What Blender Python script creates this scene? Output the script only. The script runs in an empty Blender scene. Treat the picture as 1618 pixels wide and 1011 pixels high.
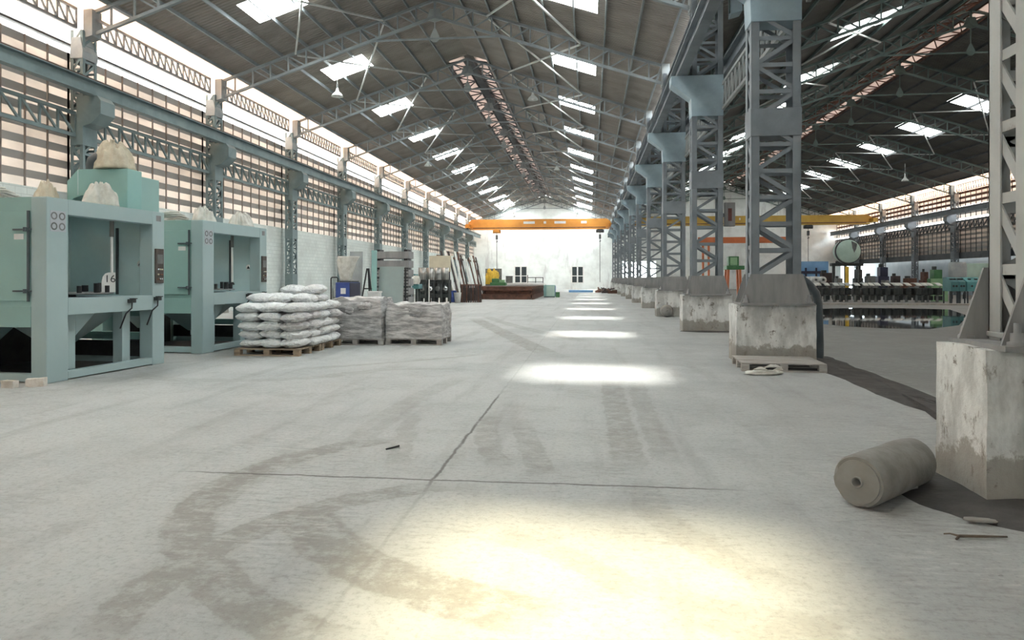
import bpy, math, random
from mathutils import Vector, Matrix, noise, Euler

S = bpy.context.scene
COL = S.collection
PI = math.pi
R = math.radians
random.seed(7)

# ------------------------------------------------------------------ measuring
F, U0, V0, H = 1087.0, 809.0, 440.0, 1.5           # focal length in pixels, principal point, eye height
TH = math.atan(123 / F)
CT, ST = math.cos(TH), math.sin(TH)

def at(u, v, Y):
    """the place in the hall, at depth Y along it, that was measured at (u, v)"""
    a = (u - U0) / F
    rx, ry, rz = CT * a - ST, CT + ST * a, (V0 - v) / F
    t = Y / ry
    return Vector((rx * t, Y, H + rz * t))

# ------------------------------------------------------------------ mesh builder
class MB:
    def __init__(s):
        s.v, s.f, s.s = [], [], []

    def add(s, vs, fs, smooth=False):
        o = len(s.v)
        s.v += [tuple(p) for p in vs]
        s.f += [[i + o for i in f] for f in fs]
        s.s += [smooth] * len(fs)
        return s

    def box(s, x0, y0, z0, x1, y1, z1):
        vs = [(x, y, z) for z in (z0, z1) for y in (y0, y1) for x in (x0, x1)]
        return s.add(vs, [(0, 2, 3, 1), (4, 5, 7, 6), (0, 1, 5, 4), (2, 6, 7, 3), (0, 4, 6, 2), (1, 3, 7, 5)])

    def bar(s, p, q, w, h=None, up=(0, 0, 1)):
        p, q = Vector(p), Vector(q)
        h = w if h is None else h
        d = (q - p).normalized()
        up = Vector(up)
        if abs(d.dot(up)) > .98:
            up = Vector((1, 0, 0)) if abs(d.x) < .9 else Vector((0, 1, 0))
        a = d.cross(up).normalized()
        b = a.cross(d).normalized()
        vs = []
        for c in (p, q):
            for (i, j) in ((-1, -1), (1, -1), (1, 1), (-1, 1)):
                vs.append(c + a * (i * w / 2) + b * (j * h / 2))
        return s.add(vs, [(0, 1, 2, 3), (7, 6, 5, 4), (0, 4, 5, 1), (1, 5, 6, 2), (2, 6, 7, 3), (3, 7, 4, 0)])

    def tube(s, pts, r, n=8, cap=True):
        pts = [Vector(p) for p in pts]
        rs = r if isinstance(r, (list, tuple)) else [r] * len(pts)
        d0 = (pts[1] - pts[0]).normalized()
        up = Vector((0, 0, 1)) if abs(d0.z) < .9 else Vector((0, 1, 0))
        a = d0.cross(up).normalized()
        vs, fs = [], []
        for i, p in enumerate(pts):
            if i == 0: d = d0
            elif i == len(pts) - 1: d = (p - pts[i - 1]).normalized()
            else: d = ((pts[i + 1] - p).normalized() + (p - pts[i - 1]).normalized()).normalized()
            a = (a - d * a.dot(d)).normalized()
            b = d.cross(a)
            for k in range(n):
                t = 2 * PI * k / n
                vs.append(p + (a * math.cos(t) + b * math.sin(t)) * rs[i])
        for i in range(len(pts) - 1):
            for k in range(n):
                fs.append((i * n + k, i * n + (k + 1) % n, (i + 1) * n + (k + 1) % n, (i + 1) * n + k))
        s.add(vs, fs, True)
        if cap:
            s.add(vs[:n], [tuple(range(n))[::-1]])
            s.add(vs[-n:], [tuple(range(n))])
        return s

    def cyl(s, p, q, r, n=16):
        return s.tube([p, q], r, n)

    def lathe(s, prof, n=24, o=(0, 0, 0), axis='z', smooth=True):
        vs, fs = [], []
        for (r, h) in prof:
            for k in range(n):
                t = 2 * PI * k / n
                c = (r * math.cos(t), r * math.sin(t), h)
                if axis == 'y': c = (c[0], c[2], c[1])
                if axis == 'x': c = (c[2], c[0], c[1])
                vs.append((c[0] + o[0], c[1] + o[1], c[2] + o[2]))
        for i in range(len(prof) - 1):
            for k in range(n):
                fs.append((i * n + k, i * n + (k + 1) % n, (i + 1) * n + (k + 1) % n, (i + 1) * n + k))
        return s.add(vs, fs, smooth)

    def prism(s, pts, ext):
        """planar outline swept by the vector ext"""
        n = len(pts)
        e = Vector(ext)
        vs = [Vector(p) for p in pts] + [Vector(p) + e for p in pts]
        fs = [tuple(range(n))[::-1], tuple(range(n, 2 * n))]
        fs += [(i, (i + 1) % n, n + (i + 1) % n, n + i) for i in range(n)]
        return s.add(vs, fs)

    def quad(s, a, b, c, d):
        return s.add([a, b, c, d], [(0, 1, 2, 3)])

    def rough_box(s, x0, y0, z0, x1, y1, z1, step=.12, amp=.015, freq=4.0, seed=0, smooth=True, fn=None):
        dims = (x1 - x0, y1 - y0, z1 - z0)
        n = [max(1, int(round(d / step))) for d in dims]
        o = (x0, y0, z0)
        def disp(p):
            q = Vector(p) * freq + Vector((seed * 7.3, seed * 3.1, seed))
            p = Vector(p) + noise.noise_vector(q) * amp + noise.noise_vector(q * 3.1) * amp * .4
            return fn(p) if fn else p
        for ax in range(3):
            b, c = [k for k in range(3) if k != ax]
            for side in (0, 1):
                vs, fs = [], []
                for i in range(n[b] + 1):
                    for j in range(n[c] + 1):
                        p = [0, 0, 0]
                        p[ax] = o[ax] + side * dims[ax]
                        p[b] = o[b] + dims[b] * i / n[b]
                        p[c] = o[c] + dims[c] * j / n[c]
                        vs.append(disp(p))
                m = n[c] + 1
                for i in range(n[b]):
                    for j in range(n[c]):
                        f = (i * m + j, (i + 1) * m + j, (i + 1) * m + j + 1, i * m + j + 1)
                        flip = (side == 0) != (ax == 1)
                        fs.append(f[::-1] if flip else f)
                s.add(vs, fs, smooth)
        return s

    def blob(s, c, size, seed=0, amp=.2, freq=2.2, res=22, power=.7, flat=None, fold=0.0):
        """lumpy, creased closed surface: cloth bundles, sacks"""
        vs, fs = [], []
        nu, nv = res, res * 2
        sg = lambda t, e: math.copysign(abs(t) ** e, t)
        for i in range(nu + 1):
            a = -PI / 2 + PI * i / nu
            for j in range(nv):
                b = 2 * PI * j / nv
                d = Vector((sg(math.cos(a), power) * sg(math.cos(b), power), sg(math.cos(a), power) * sg(math.sin(b), power), sg(math.sin(a), power)))
                q = d * freq + Vector((seed * 5.1, seed * 2.7, seed * 1.3))
                k = 1 + amp * noise.noise(q) + amp * .5 * noise.noise(q * 2.3)
                if fold:
                    k += .05 * abs(math.sin(7 * noise.noise(Vector((q.x * .8, q.y * .8, q.z * 1.9))))) ** .6 - .03
                    k += fold * (abs(noise.noise(q * 1.7 + Vector((9, 2, 4)))) - .25)
                p = Vector((d.x * size[0], d.y * size[1], d.z * size[2])) * k
                if flat is not None and p.z < flat: p.z = flat + (p.z - flat) * .04
                vs.append(p + Vector(c))
        for i in range(nu):
            for j in range(nv):
                fs.append((i * nv + j, i * nv + (j + 1) % nv, (i + 1) * nv + (j + 1) % nv, (i + 1) * nv + j))
        return s.add(vs, fs, True)

    def build(s, name, mat, parent=None, bevel=0.0, loc=None):
        me = bpy.data.meshes.new(name)
        me.from_pydata(s.v, [], s.f)
        me.polygons.foreach_set('use_smooth', s.s)
        me.materials.append(mat)
        me.update()
        o = bpy.data.objects.new(name, me)
        COL.objects.link(o)
        if parent is not None: o.parent = parent
        if loc is not None: o.location = loc
        if bevel:
            m = o.modifiers.new('edge', 'BEVEL')
            m.width = bevel; m.segments = 2; m.limit_method = 'ANGLE'; m.angle_limit = R(40)
        return o

def tag(o, label, cat, group=None, kind='thing'):
    o['label'] = label; o['category'] = cat; o['kind'] = kind
    if group: o['group'] = group
    return o

def thing(name, loc, label, cat, group=None, rz=0.0):
    o = bpy.data.objects.new(name, None)
    COL.objects.link(o)
    o.location = loc; o.rotation_euler = (0, 0, rz)
    o.empty_display_size = .2
    return tag(o, label, cat, group)

def struct(o, label=None):
    o['kind'] = 'structure'
    return o

KIDS = {}
def copy_tree(o, parent=None, kids=None):
    c = o.copy(); COL.objects.link(c)
    if parent is not None: c.parent = parent
    for ch in (list(o.children) if kids is None else kids): copy_tree(ch, c)
    return c

def again(proto, loc, label, rz=None, group=None):
    c = copy_tree(proto)
    c.location = loc
    if rz is not None: c.rotation_euler = (0, 0, rz)
    c['label'] = label
    if group: c['group'] = group
    return c

ORD = ['first', 'second', 'third', 'fourth', 'fifth', 'sixth', 'seventh', 'eighth', 'ninth', 'tenth', 'eleventh', 'twelfth', 'thirteenth', 'fourteenth',
       'fifteenth', 'sixteenth', 'seventeenth', 'eighteenth', 'nineteenth', 'twentieth', 'twenty-first', 'twenty-second', 'twenty-third', 'twenty-fourth']

# ------------------------------------------------------------------ materials
def nodes(name):
    m = bpy.data.materials.new(name); m.use_nodes = True
    nt = m.node_tree
    for n in list(nt.nodes): nt.nodes.remove(n)
    return m, nt

class N:
    """small shorthand over a node tree"""
    def __init__(s, nt): s.nt = nt
    def new(s, t, **kw):
        n = s.nt.nodes.new(t)
        for k, v in kw.items(): setattr(n, k, v)
        return n
    def link(s, a, b): s.nt.links.new(a, b)
    def val(s, sock, x):
        if hasattr(x, 'node'): s.link(x, sock)
        else: sock.default_value = x
    def math(s, op, a, b=None, c=None, clamp=False):
        n = s.new('ShaderNodeMath', operation=op); n.use_clamp = clamp
        s.val(n.inputs[0], a)
        if b is not None: s.val(n.inputs[1], b)
        if c is not None: s.val(n.inputs[2], c)
        return n.outputs[0]
    def ramp(s, x, lo, hi, a=0.0, b=1.0):
        n = s.new('ShaderNodeMapRange'); n.interpolation_type = 'SMOOTHSTEP'
        s.val(n.inputs[0], x)
        for i, q in enumerate((lo, hi, a, b)): n.inputs[i + 1].default_value = q
        return n.outputs[0]
    def mix(s, f, a, b):
        n = s.new('ShaderNodeMix', data_type='RGBA')
        s.val(n.inputs[0], f)
        for sock, x in ((n.inputs[6], a), (n.inputs[7], b)):
            if hasattr(x, 'node'): s.link(x, sock)
            else: sock.default_value = (*x[:3], 1)
        return n.outputs[2]
    def noise(s, vec, scale, detail=4, rough=.55, out=0):
        n = s.new('ShaderNodeTexNoise')
        n.inputs['Scale'].default_value = scale; n.inputs['Detail'].default_value = detail; n.inputs['Roughness'].default_value = rough
        if vec is not None: s.link(vec, n.inputs['Vector'])
        return n.outputs[out]
    def coords(s, stretch=(1, 1, 1), world=False):
        mp = s.new('ShaderNodeMapping'); mp.inputs['Scale'].default_value = stretch
        if world:
            s.link(s.new('ShaderNodeNewGeometry').outputs['Position'], mp.inputs['Vector'])
        else:
            s.link(s.new('ShaderNodeTexCoord').outputs['Object'], mp.inputs['Vector'])
            r = s.new('ShaderNodeObjectInfo').outputs['Random']
            cx = s.new('ShaderNodeCombineXYZ')
            for i, k in enumerate((31, 17, 23)): s.link(s.math('MULTIPLY', r, k), cx.inputs[i])
            s.link(cx.outputs[0], mp.inputs['Location'])
        return mp.outputs[0]
    def finish(s, col, rough=.7, metal=0.0, bump=None, bstr=.2, bdist=.02, spec=.4, extra=None):
        b = s.new('ShaderNodeBsdfPrincipled')
        if hasattr(col, 'node'): s.link(col, b.inputs['Base Color'])
        else: b.inputs['Base Color'].default_value = (*col[:3], 1)
        s.val(b.inputs['Roughness'], rough)
        b.inputs['Metallic'].default_value = metal
        b.inputs['Specular IOR Level'].default_value = spec
        if bump is not None:
            bn = s.new('ShaderNodeBump'); bn.inputs['Strength'].default_value = bstr; bn.inputs['Distance'].default_value = bdist
            s.link(bump, bn.inputs['Height']); s.link(bn.outputs[0], b.inputs['Normal'])
        out = s.new('ShaderNodeOutputMaterial')
        s.link(b.outputs[0], out.inputs[0])
        return b

def pm(name, c1, c2=None, scale=3.0, rough=.65, bump=.15, metal=0.0, stretch=(1, 1, 1), spots=None, spot_at=(.62, .72), spot_scale=None, spec=.35, world=False):
    m, nt = nodes(name); n = N(nt)
    v = n.coords(stretch, world)
    c2 = c2 or tuple(x * .75 for x in c1)
    f = n.noise(v, scale, 6, .6)
    col = n.mix(n.ramp(f, .35, .68), c1, c2)
    if spots:
        g = n.noise(v, spot_scale or scale * 1.9, 8, .68)
        col = n.mix(n.ramp(g, *spot_at), col, spots)
    n.finish(col, rough, metal, n.noise(v, scale * 6, 4, .6) if bump else None, bump, .01, spec)
    return m

M = {}
M['steel_grey'] = pm('painted_steel_blue_grey', (.20, .225, .245), (.145, .165, .185), 1.5, .5, .1, spots=(.11, .09, .08), spot_at=(.66, .78))
M['steel_pale'] = pm('painted_steel_pale_grey', (.36, .385, .385), (.27, .295, .30), 1.5, .5, .1, spots=(.2, .17, .15), spot_at=(.66, .78))
M['steel_bounce_lit'] = pm('bounce_lit_grey_steel', (.40, .41, .395), (.32, .33, .32), 1.5, .6, .15, spots=(.22, .2, .17), spot_at=(.64, .76))  # first column's paint made paler, bounced sunlight put into the colour
M['steel_teal'] = pm('painted_steel_grey_green', (.195, .255, .262), (.14, .19, .20), 1.2, .5, .1, spots=(.12, .10, .09), spot_at=(.66, .78))
M['steel_blue'] = pm('painted_steel_pale_blue', (.34, .44, .49), (.25, .33, .38), 1.2, .5, .1)
M['steel_dark'] = pm('dark_steel', (.075, .08, .085), (.045, .05, .055), 2.0, .55, .1)
M['gusset'] = pm('dusty_grey_plate', (.275, .272, .268), (.21, .21, .212), 2.0, .7, .1, stretch=(3, 3, .6))
M['truss'] = pm('truss_grey_blue_paint', (.30, .335, .35), (.22, .245, .255), 1.2, .5, .05)
M['truss_green'] = pm('truss_grey_green_paint', (.16, .215, .20), (.11, .15, .14), 1.2, .5, .05)
M['rod'] = pm('bare_bright_rod', (.72, .74, .72), (.55, .57, .55), 2, .4, 0, metal=.2)
M['rusty'] = pm('rust_brown_steel', (.17, .085, .06), (.09, .05, .04), 3, .8, .3)
M['rust_dark'] = pm('dark_rust_steel', (.085, .06, .055), (.05, .04, .04), 3, .8, .3)
M['concrete'] = pm('whitewashed_concrete', (.66, .66, .63), (.47, .47, .45), 2.2, .85, .4, stretch=(1, 1, .6), spots=(.25, .23, .2), spot_at=(.56, .70), spot_scale=3.3)
def pier_mat():
    m, nt = nodes('chipped_whitewashed_pier'); n = N(nt)
    v = n.coords((1, 1, .45)); w = n.coords((1, 1, 1))
    col = n.mix(n.ramp(n.noise(v, 3.0, 7, .65), .38, .64), (.72, .73, .71), (.44, .445, .43))
    col = n.mix(n.ramp(n.noise(v, 7, 8, .72), .56, .66), col, (.27, .25, .225))
    col = n.mix(n.ramp(n.noise(w, 4.2, 8, .7), .60, .655), col, (.20, .185, .165))
    p = n.new('ShaderNodeTexCoord').outputs['Object']
    s = n.new('ShaderNodeSeparateXYZ'); n.link(p, s.inputs[0])
    lim = n.math('ADD', s.outputs[2], n.math('MULTIPLY', n.noise(w, 2.4, 7, .7), -.8))
    col = n.mix(n.math('MULTIPLY', n.ramp(lim, -.06, -.12), .75), col, (.25, .23, .195))
    n.finish(col, .88, 0, n.noise(w, 14, 6, .7), .55, .02, .2)
    return m
M['concrete'] = pier_mat()
M['roller'] = pm('dusty_cast_concrete', (.285, .275, .255), (.21, .20, .185), 5, .9, .5)
M['rollcap'] = pm('dusty_steel_disc', (.29, .28, .26), (.24, .23, .21), 4, .7, .2)
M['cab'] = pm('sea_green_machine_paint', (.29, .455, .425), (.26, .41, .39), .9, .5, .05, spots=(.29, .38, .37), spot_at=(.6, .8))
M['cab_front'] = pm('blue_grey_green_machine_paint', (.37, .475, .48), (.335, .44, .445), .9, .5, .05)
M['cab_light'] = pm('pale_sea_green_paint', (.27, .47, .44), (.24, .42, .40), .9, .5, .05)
M['cab_in'] = pm('lightened_machine_inside', (.50, .64, .645), (.44, .58, .585), 1.2, .7, .1)  # chamber colour raised to stand in for light reaching inside
M['black'] = pm('black_paint', (.02, .02, .022), (.035, .035, .035), 4, .5, .1)
M['chrome'] = pm('bright_steel', (.75, .76, .77), (.6, .62, .63), 4, .25, 0, metal=.8)
M['white'] = pm('white_paint', (.78, .78, .76), (.68, .68, .66), 3, .5, .05)
M['cloth'] = pm('dusty_cream_cloth', (.62, .57, .45), (.48, .42, .32), 6, .95, .4)
M['cloth_white'] = pm('dusty_white_cloth', (.66, .65, .6), (.5, .49, .44), 6, .95, .4)
M['sack'] = pm('white_woven_sack', (.88, .89, .88), (.78, .79, .78), 9, .75, .5)
def sack_mat(name, c1, c2):
    m, nt = nodes(name); n = N(nt)
    v = n.coords((1, 1, 1))
    col = n.mix(n.ramp(n.noise(v, 5, 6, .65), .35, .65), c1, c2)
    ws = n.coords((1.6, .8, 2.2))
    h = n.math('ADD', n.noise(ws, 6, 5, .7), n.math('MULTIPLY', n.math('ABSOLUTE', n.math('SUBTRACT', n.noise(ws, 4, 3, .6), .5)), -2.0))
    n.finish(col, .7, 0, h, .9, .06, .3)
    return m
M['sack'] = sack_mat('white_woven_sack_cloth', (.90, .91, .90), (.76, .77, .77))
M['sack_grey'] = sack_mat('greyed_woven_sack_cloth', (.74, .72, .71), (.56, .54, .54))
M['wood'] = pm('grey_brown_pallet_wood', (.36, .28, .20), (.22, .17, .12), 2.5, .85, .3, stretch=(1, 6, 6))
M['wood_grey'] = pm('dusty_grey_pallet_wood', (.42, .40, .37), (.28, .26, .24), 2.5, .85, .3, stretch=(1, 6, 6))
M['orange'] = pm('crane_orange_paint', (.72, .31, .06), (.62, .25, .05), .8, .45, .05, spots=(.42, .2, .09), spot_at=(.62, .8))
M['ochre'] = pm('crane_ochre_paint', (.55, .36, .07), (.46, .29, .06), .8, .45, .05)
M['redorange'] = pm('gantry_red_paint', (.66, .20, .08), (.52, .16, .07), 1, .5, .05)
M['green'] = pm('machine_green_paint', (.08, .22, .09), (.05, .15, .07), 2, .5, .1)
M['green_pale'] = pm('pale_green_paint', (.30, .50, .28), (.24, .42, .24), 2, .6, .1)
M['mint'] = pm('mint_drum_paint', (.50, .66, .58), (.42, .57, .50), 1.5, .5, .05)
M['teal'] = pm('teal_machine_paint', (.09, .23, .235), (.07, .18, .19), 2, .5, .1)
M['blue'] = pm('blue_machine_paint', (.05, .09, .30), (.04, .07, .24), 2, .45, .05)
M['blue_dark'] = pm('dark_blue_paint', (.035, .04, .075), (.03, .03, .055), 2, .5, .05)
M['sky_sheet'] = pm('sky_blue_sheet', (.22, .42, .68), (.17, .35, .6), 1, .6, .05)
M['panel'] = pm('grey_green_plate', (.30, .36, .345), (.265, .32, .31), 1.2, .6, .1)
M['beige'] = pm('beige_board', (.58, .53, .40), (.52, .47, .36), 3, .7, .05, spots=(.3, .26, .2), spot_at=(.7, .8))
M['stainless'] = pm('stained_stainless_sheet', (.5, .49, .46), (.24, .235, .225), 2, .35, .05, metal=.6, stretch=(4, 4, .3))
M['yellow'] = pm('yellow_paint', (.75, .5, .06), (.6, .38, .05), 4, .6, .1)
M['rubber'] = pm('dusty_rubber', (.13, .13, .13), (.09, .09, .09), 4, .8, .2)
M['pipe'] = pm('dark_slate_pipe', (.095, .115, .125), (.07, .085, .095), 3, .5, .2)
M['machine_grey'] = pm('dusty_machine_grey', (.2, .205, .2), (.12, .125, .12), 3, .7, .2)
M['machine_black'] = pm('oily_black_iron', (.03, .034, .033), (.06, .063, .06), 4, .6, .3)
M['lamp'] = pm('white_enamel_shade', (.62, .64, .60), (.5, .52, .5), 3, .4, 0)
M['sticker'] = pm('silver_sticker', (.42, .45, .48), (.38, .41, .44), 6, .5, 0)
M['brick'] = pm('pale_broken_brick', (.7, .66, .6), (.55, .5, .44), 8, .9, .4)
M['stick'] = pm('dry_stick', (.16, .13, .10), (.1, .08, .06), 12, .9, .3)
M['soil'] = pm('dark_damp_soil', (.06, .056, .054), (.09, .084, .08), 4, .95, .9, spots=(.17, .16, .15), spot_at=(.68, .74), spot_scale=16)

def sheet_mat(name, c1, c2, pitch=.18, trans=None, dirt=None):
    """corrugated sheet, ribs running down the slope"""
    m, nt = nodes(name); n = N(nt)
    p = n.new('ShaderNodeNewGeometry').outputs['Position']
    sep = n.new('ShaderNodeSeparateXYZ'); n.link(p, sep.inputs[0])
    w = n.math('SINE', n.math('MULTIPLY', sep.outputs[1], 2 * PI / pitch))
    col = n.mix(n.ramp(n.noise(n.coords((.25, 1, 1), True), 1.1, 6, .6), .3, .7), c1, c2)
    if dirt: col = n.mix(n.ramp(n.noise(n.coords((.5, .5, 1), True), .6, 5, .65), .52, .7), col, dirt)
    b = n.finish(col, .75, 0, w, .55, .035, .25)
    if trans:
        t = n.new('ShaderNodeBsdfTranslucent'); t.inputs[0].default_value = (*trans, 1)
        mx = n.new('ShaderNodeAddShader')
        n.link(b.outputs[0], mx.inputs[0]); n.link(t.outputs[0], mx.inputs[1])
        n.link(mx.outputs[0], [x for x in nt.nodes if x.type == 'OUTPUT_MATERIAL'][0].inputs[0])
    return m

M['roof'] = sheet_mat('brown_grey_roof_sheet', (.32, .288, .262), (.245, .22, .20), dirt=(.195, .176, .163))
M['roof_b'] = sheet_mat('dark_roof_sheet', (.14, .132, .122), (.108, .102, .095), dirt=(.09, .086, .08))  # second roof's sheet, coloured darker than the near one
M['eave'] = sheet_mat('thin_translucent_eave_sheet', (.62, .54, .47), (.56, .48, .42), trans=(.34, .27, .22))
M['louvre'] = pm('cream_louvre_sheet', (.62, .56, .51), (.54, .48, .44), .7, .8, .05, stretch=(1, .4, 1))
M['louvre_rail'] = pm('grey_louvre_back', (.46, .445, .43), (.38, .365, .35), .8, .8, .1, stretch=(1, .3, 1))

M['mullion'] = pm('grey_brown_mullion', (.30, .265, .24), (.22, .19, .17), 2, .7, 0)
def translucent(name, col, tr):
    m, nt = nodes(name); n = N(nt)
    f = n.noise(n.coords((1, .5, 1), True), .9, 5, .6)
    c = n.mix(n.ramp(f, .3, .7), col, tuple(x * .82 for x in col))
    d = n.new('ShaderNodeBsdfDiffuse'); n.link(c, d.inputs[0])
    t = n.new('ShaderNodeBsdfTranslucent'); n.link(n.mix(n.ramp(f, .3, .7), tr, tuple(x * .8 for x in tr)), t.inputs[0])
    a = n.new('ShaderNodeAddShader'); n.link(d.outputs[0], a.inputs[0]); n.link(t.outputs[0], a.inputs[1])
    n.link(a.outputs[0], n.new('ShaderNodeOutputMaterial').inputs[0])
    return m
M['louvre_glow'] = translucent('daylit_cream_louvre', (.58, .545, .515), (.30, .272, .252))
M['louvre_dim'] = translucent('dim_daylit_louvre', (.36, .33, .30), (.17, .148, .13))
M['monitor_pink'] = translucent('daylit_pinkish_sheet', (.46, .42, .40), (.15, .128, .118))

SKY = 14.0
def skylight_mat(name, clear, tint=(1, 1, 1), strength=SKY):
    """fibreglass rooflight sheet glowing with daylight, letting part of the sun through"""
    m, nt = nodes(name); n = N(nt)
    e = n.new('ShaderNodeEmission'); e.inputs[1].default_value = strength
    f = n.noise(n.coords((.4, 2.5, 1), True), 1.6, 3, .5)
    n.link(n.mix(n.ramp(f, .3, .7), (.95, 1, .98), (.72, .77, .76)), e.inputs[0])
    if clear > 0:
        t = n.new('ShaderNodeBsdfTransparent'); t.inputs[0].default_value = (*tint, 1)
        mx = n.new('ShaderNodeMixShader'); mx.inputs[0].default_value = clear
        n.link(e.outputs[0], mx.inputs[1]); n.link(t.outputs[0], mx.inputs[2])
        sh = mx.outputs[0]
    else: sh = e.outputs[0]
    n.link(sh, n.new('ShaderNodeOutputMaterial').inputs[0])
    return m
M['sky_clear'] = skylight_mat('clear_rooflight_sheet', .5)
M['sky_yellow'] = skylight_mat('yellowed_rooflight_sheet', .5, (1, .945, .78))
M['sky_milky'] = skylight_mat('milky_rooflight_sheet', 0.0)
M['sky_b'] = skylight_mat('dusty_rooflight_sheet', 0.0, strength=5.0)

def block_mat(name, c1, c2, joint, w=.42, h=.2, axis='y', stain=None):
    m, nt = nodes(name); n = N(nt)
    p = n.new('ShaderNodeNewGeometry').outputs['Position']
    sep = n.new('ShaderNodeSeparateXYZ'); n.link(p, sep.inputs[0])
    cx = n.new('ShaderNodeCombineXYZ')
    n.link(sep.outputs[1 if axis == 'y' else 0], cx.inputs[0]); n.link(sep.outputs[2], cx.inputs[1])
    b = n.new('ShaderNodeTexBrick')
    n.link(cx.outputs[0], b.inputs['Vector'])
    b.inputs['Scale'].default_value = 1
    b.inputs['Brick Width'].default_value = w; b.inputs['Row Height'].default_value = h; b.inputs['Mortar Size'].default_value = .008
    b.inputs['Color1'].default_value = (*c1, 1); b.inputs['Color2'].default_value = (*c2, 1); b.inputs['Mortar'].default_value = (*joint, 1)
    v = n.coords((1, 1, 1), True)
    col = n.mix(n.ramp(n.noise(v, .8, 6, .65), .4, .75), b.outputs[0], tuple(x * .8 for x in c1))
    if stain:
        vs = n.coords((1.6, 1.6, .35), True)
        col = n.mix(n.ramp(n.noise(vs, .4, 9, .74), .55, .66), col, stain)
    n.finish(col, .85, 0, n.noise(v, 6, 4, .6), .25, .01, .2)
    return m
M['wall_block'] = block_mat('whitewashed_block', (.74, .79, .76), (.68, .74, .71), (.5, .54, .52))
M['wall_far'] = block_mat('white_gable_paint', (.84, .88, .865), (.82, .86, .85), (.78, .82, .81), 1.2, .6, 'x', stain=(.62, .63, .63))
M['wall_out'] = pm('pale_blue_white_render', (.46, .53, .58), (.38, .45, .51), .6, .8, .1, world=True)

# floor: dusty concrete slab, tyre tracks, joints, stains
def floor_pt(u, v):
    a = (u - U0) / F
    t = -H / ((V0 - v) / F)
    return Vector(((CT * a - ST) * t, (CT + ST * a) * t))

def circle3(a, b, c):
    d = 2 * (a.x * (b.y - c.y) + b.x * (c.y - a.y) + c.x * (a.y - b.y))
    if abs(d) < 1e-6: d = 1e-6
    ux = (a.length_squared * (b.y - c.y) + b.length_squared * (c.y - a.y) + c.length_squared * (a.y - b.y)) / d
    uy = (a.length_squared * (c.x - b.x) + b.length_squared * (a.x - c.x) + c.length_squared * (b.x - a.x)) / d
    o = Vector((ux, uy))
    return o, (a - o).length

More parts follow.
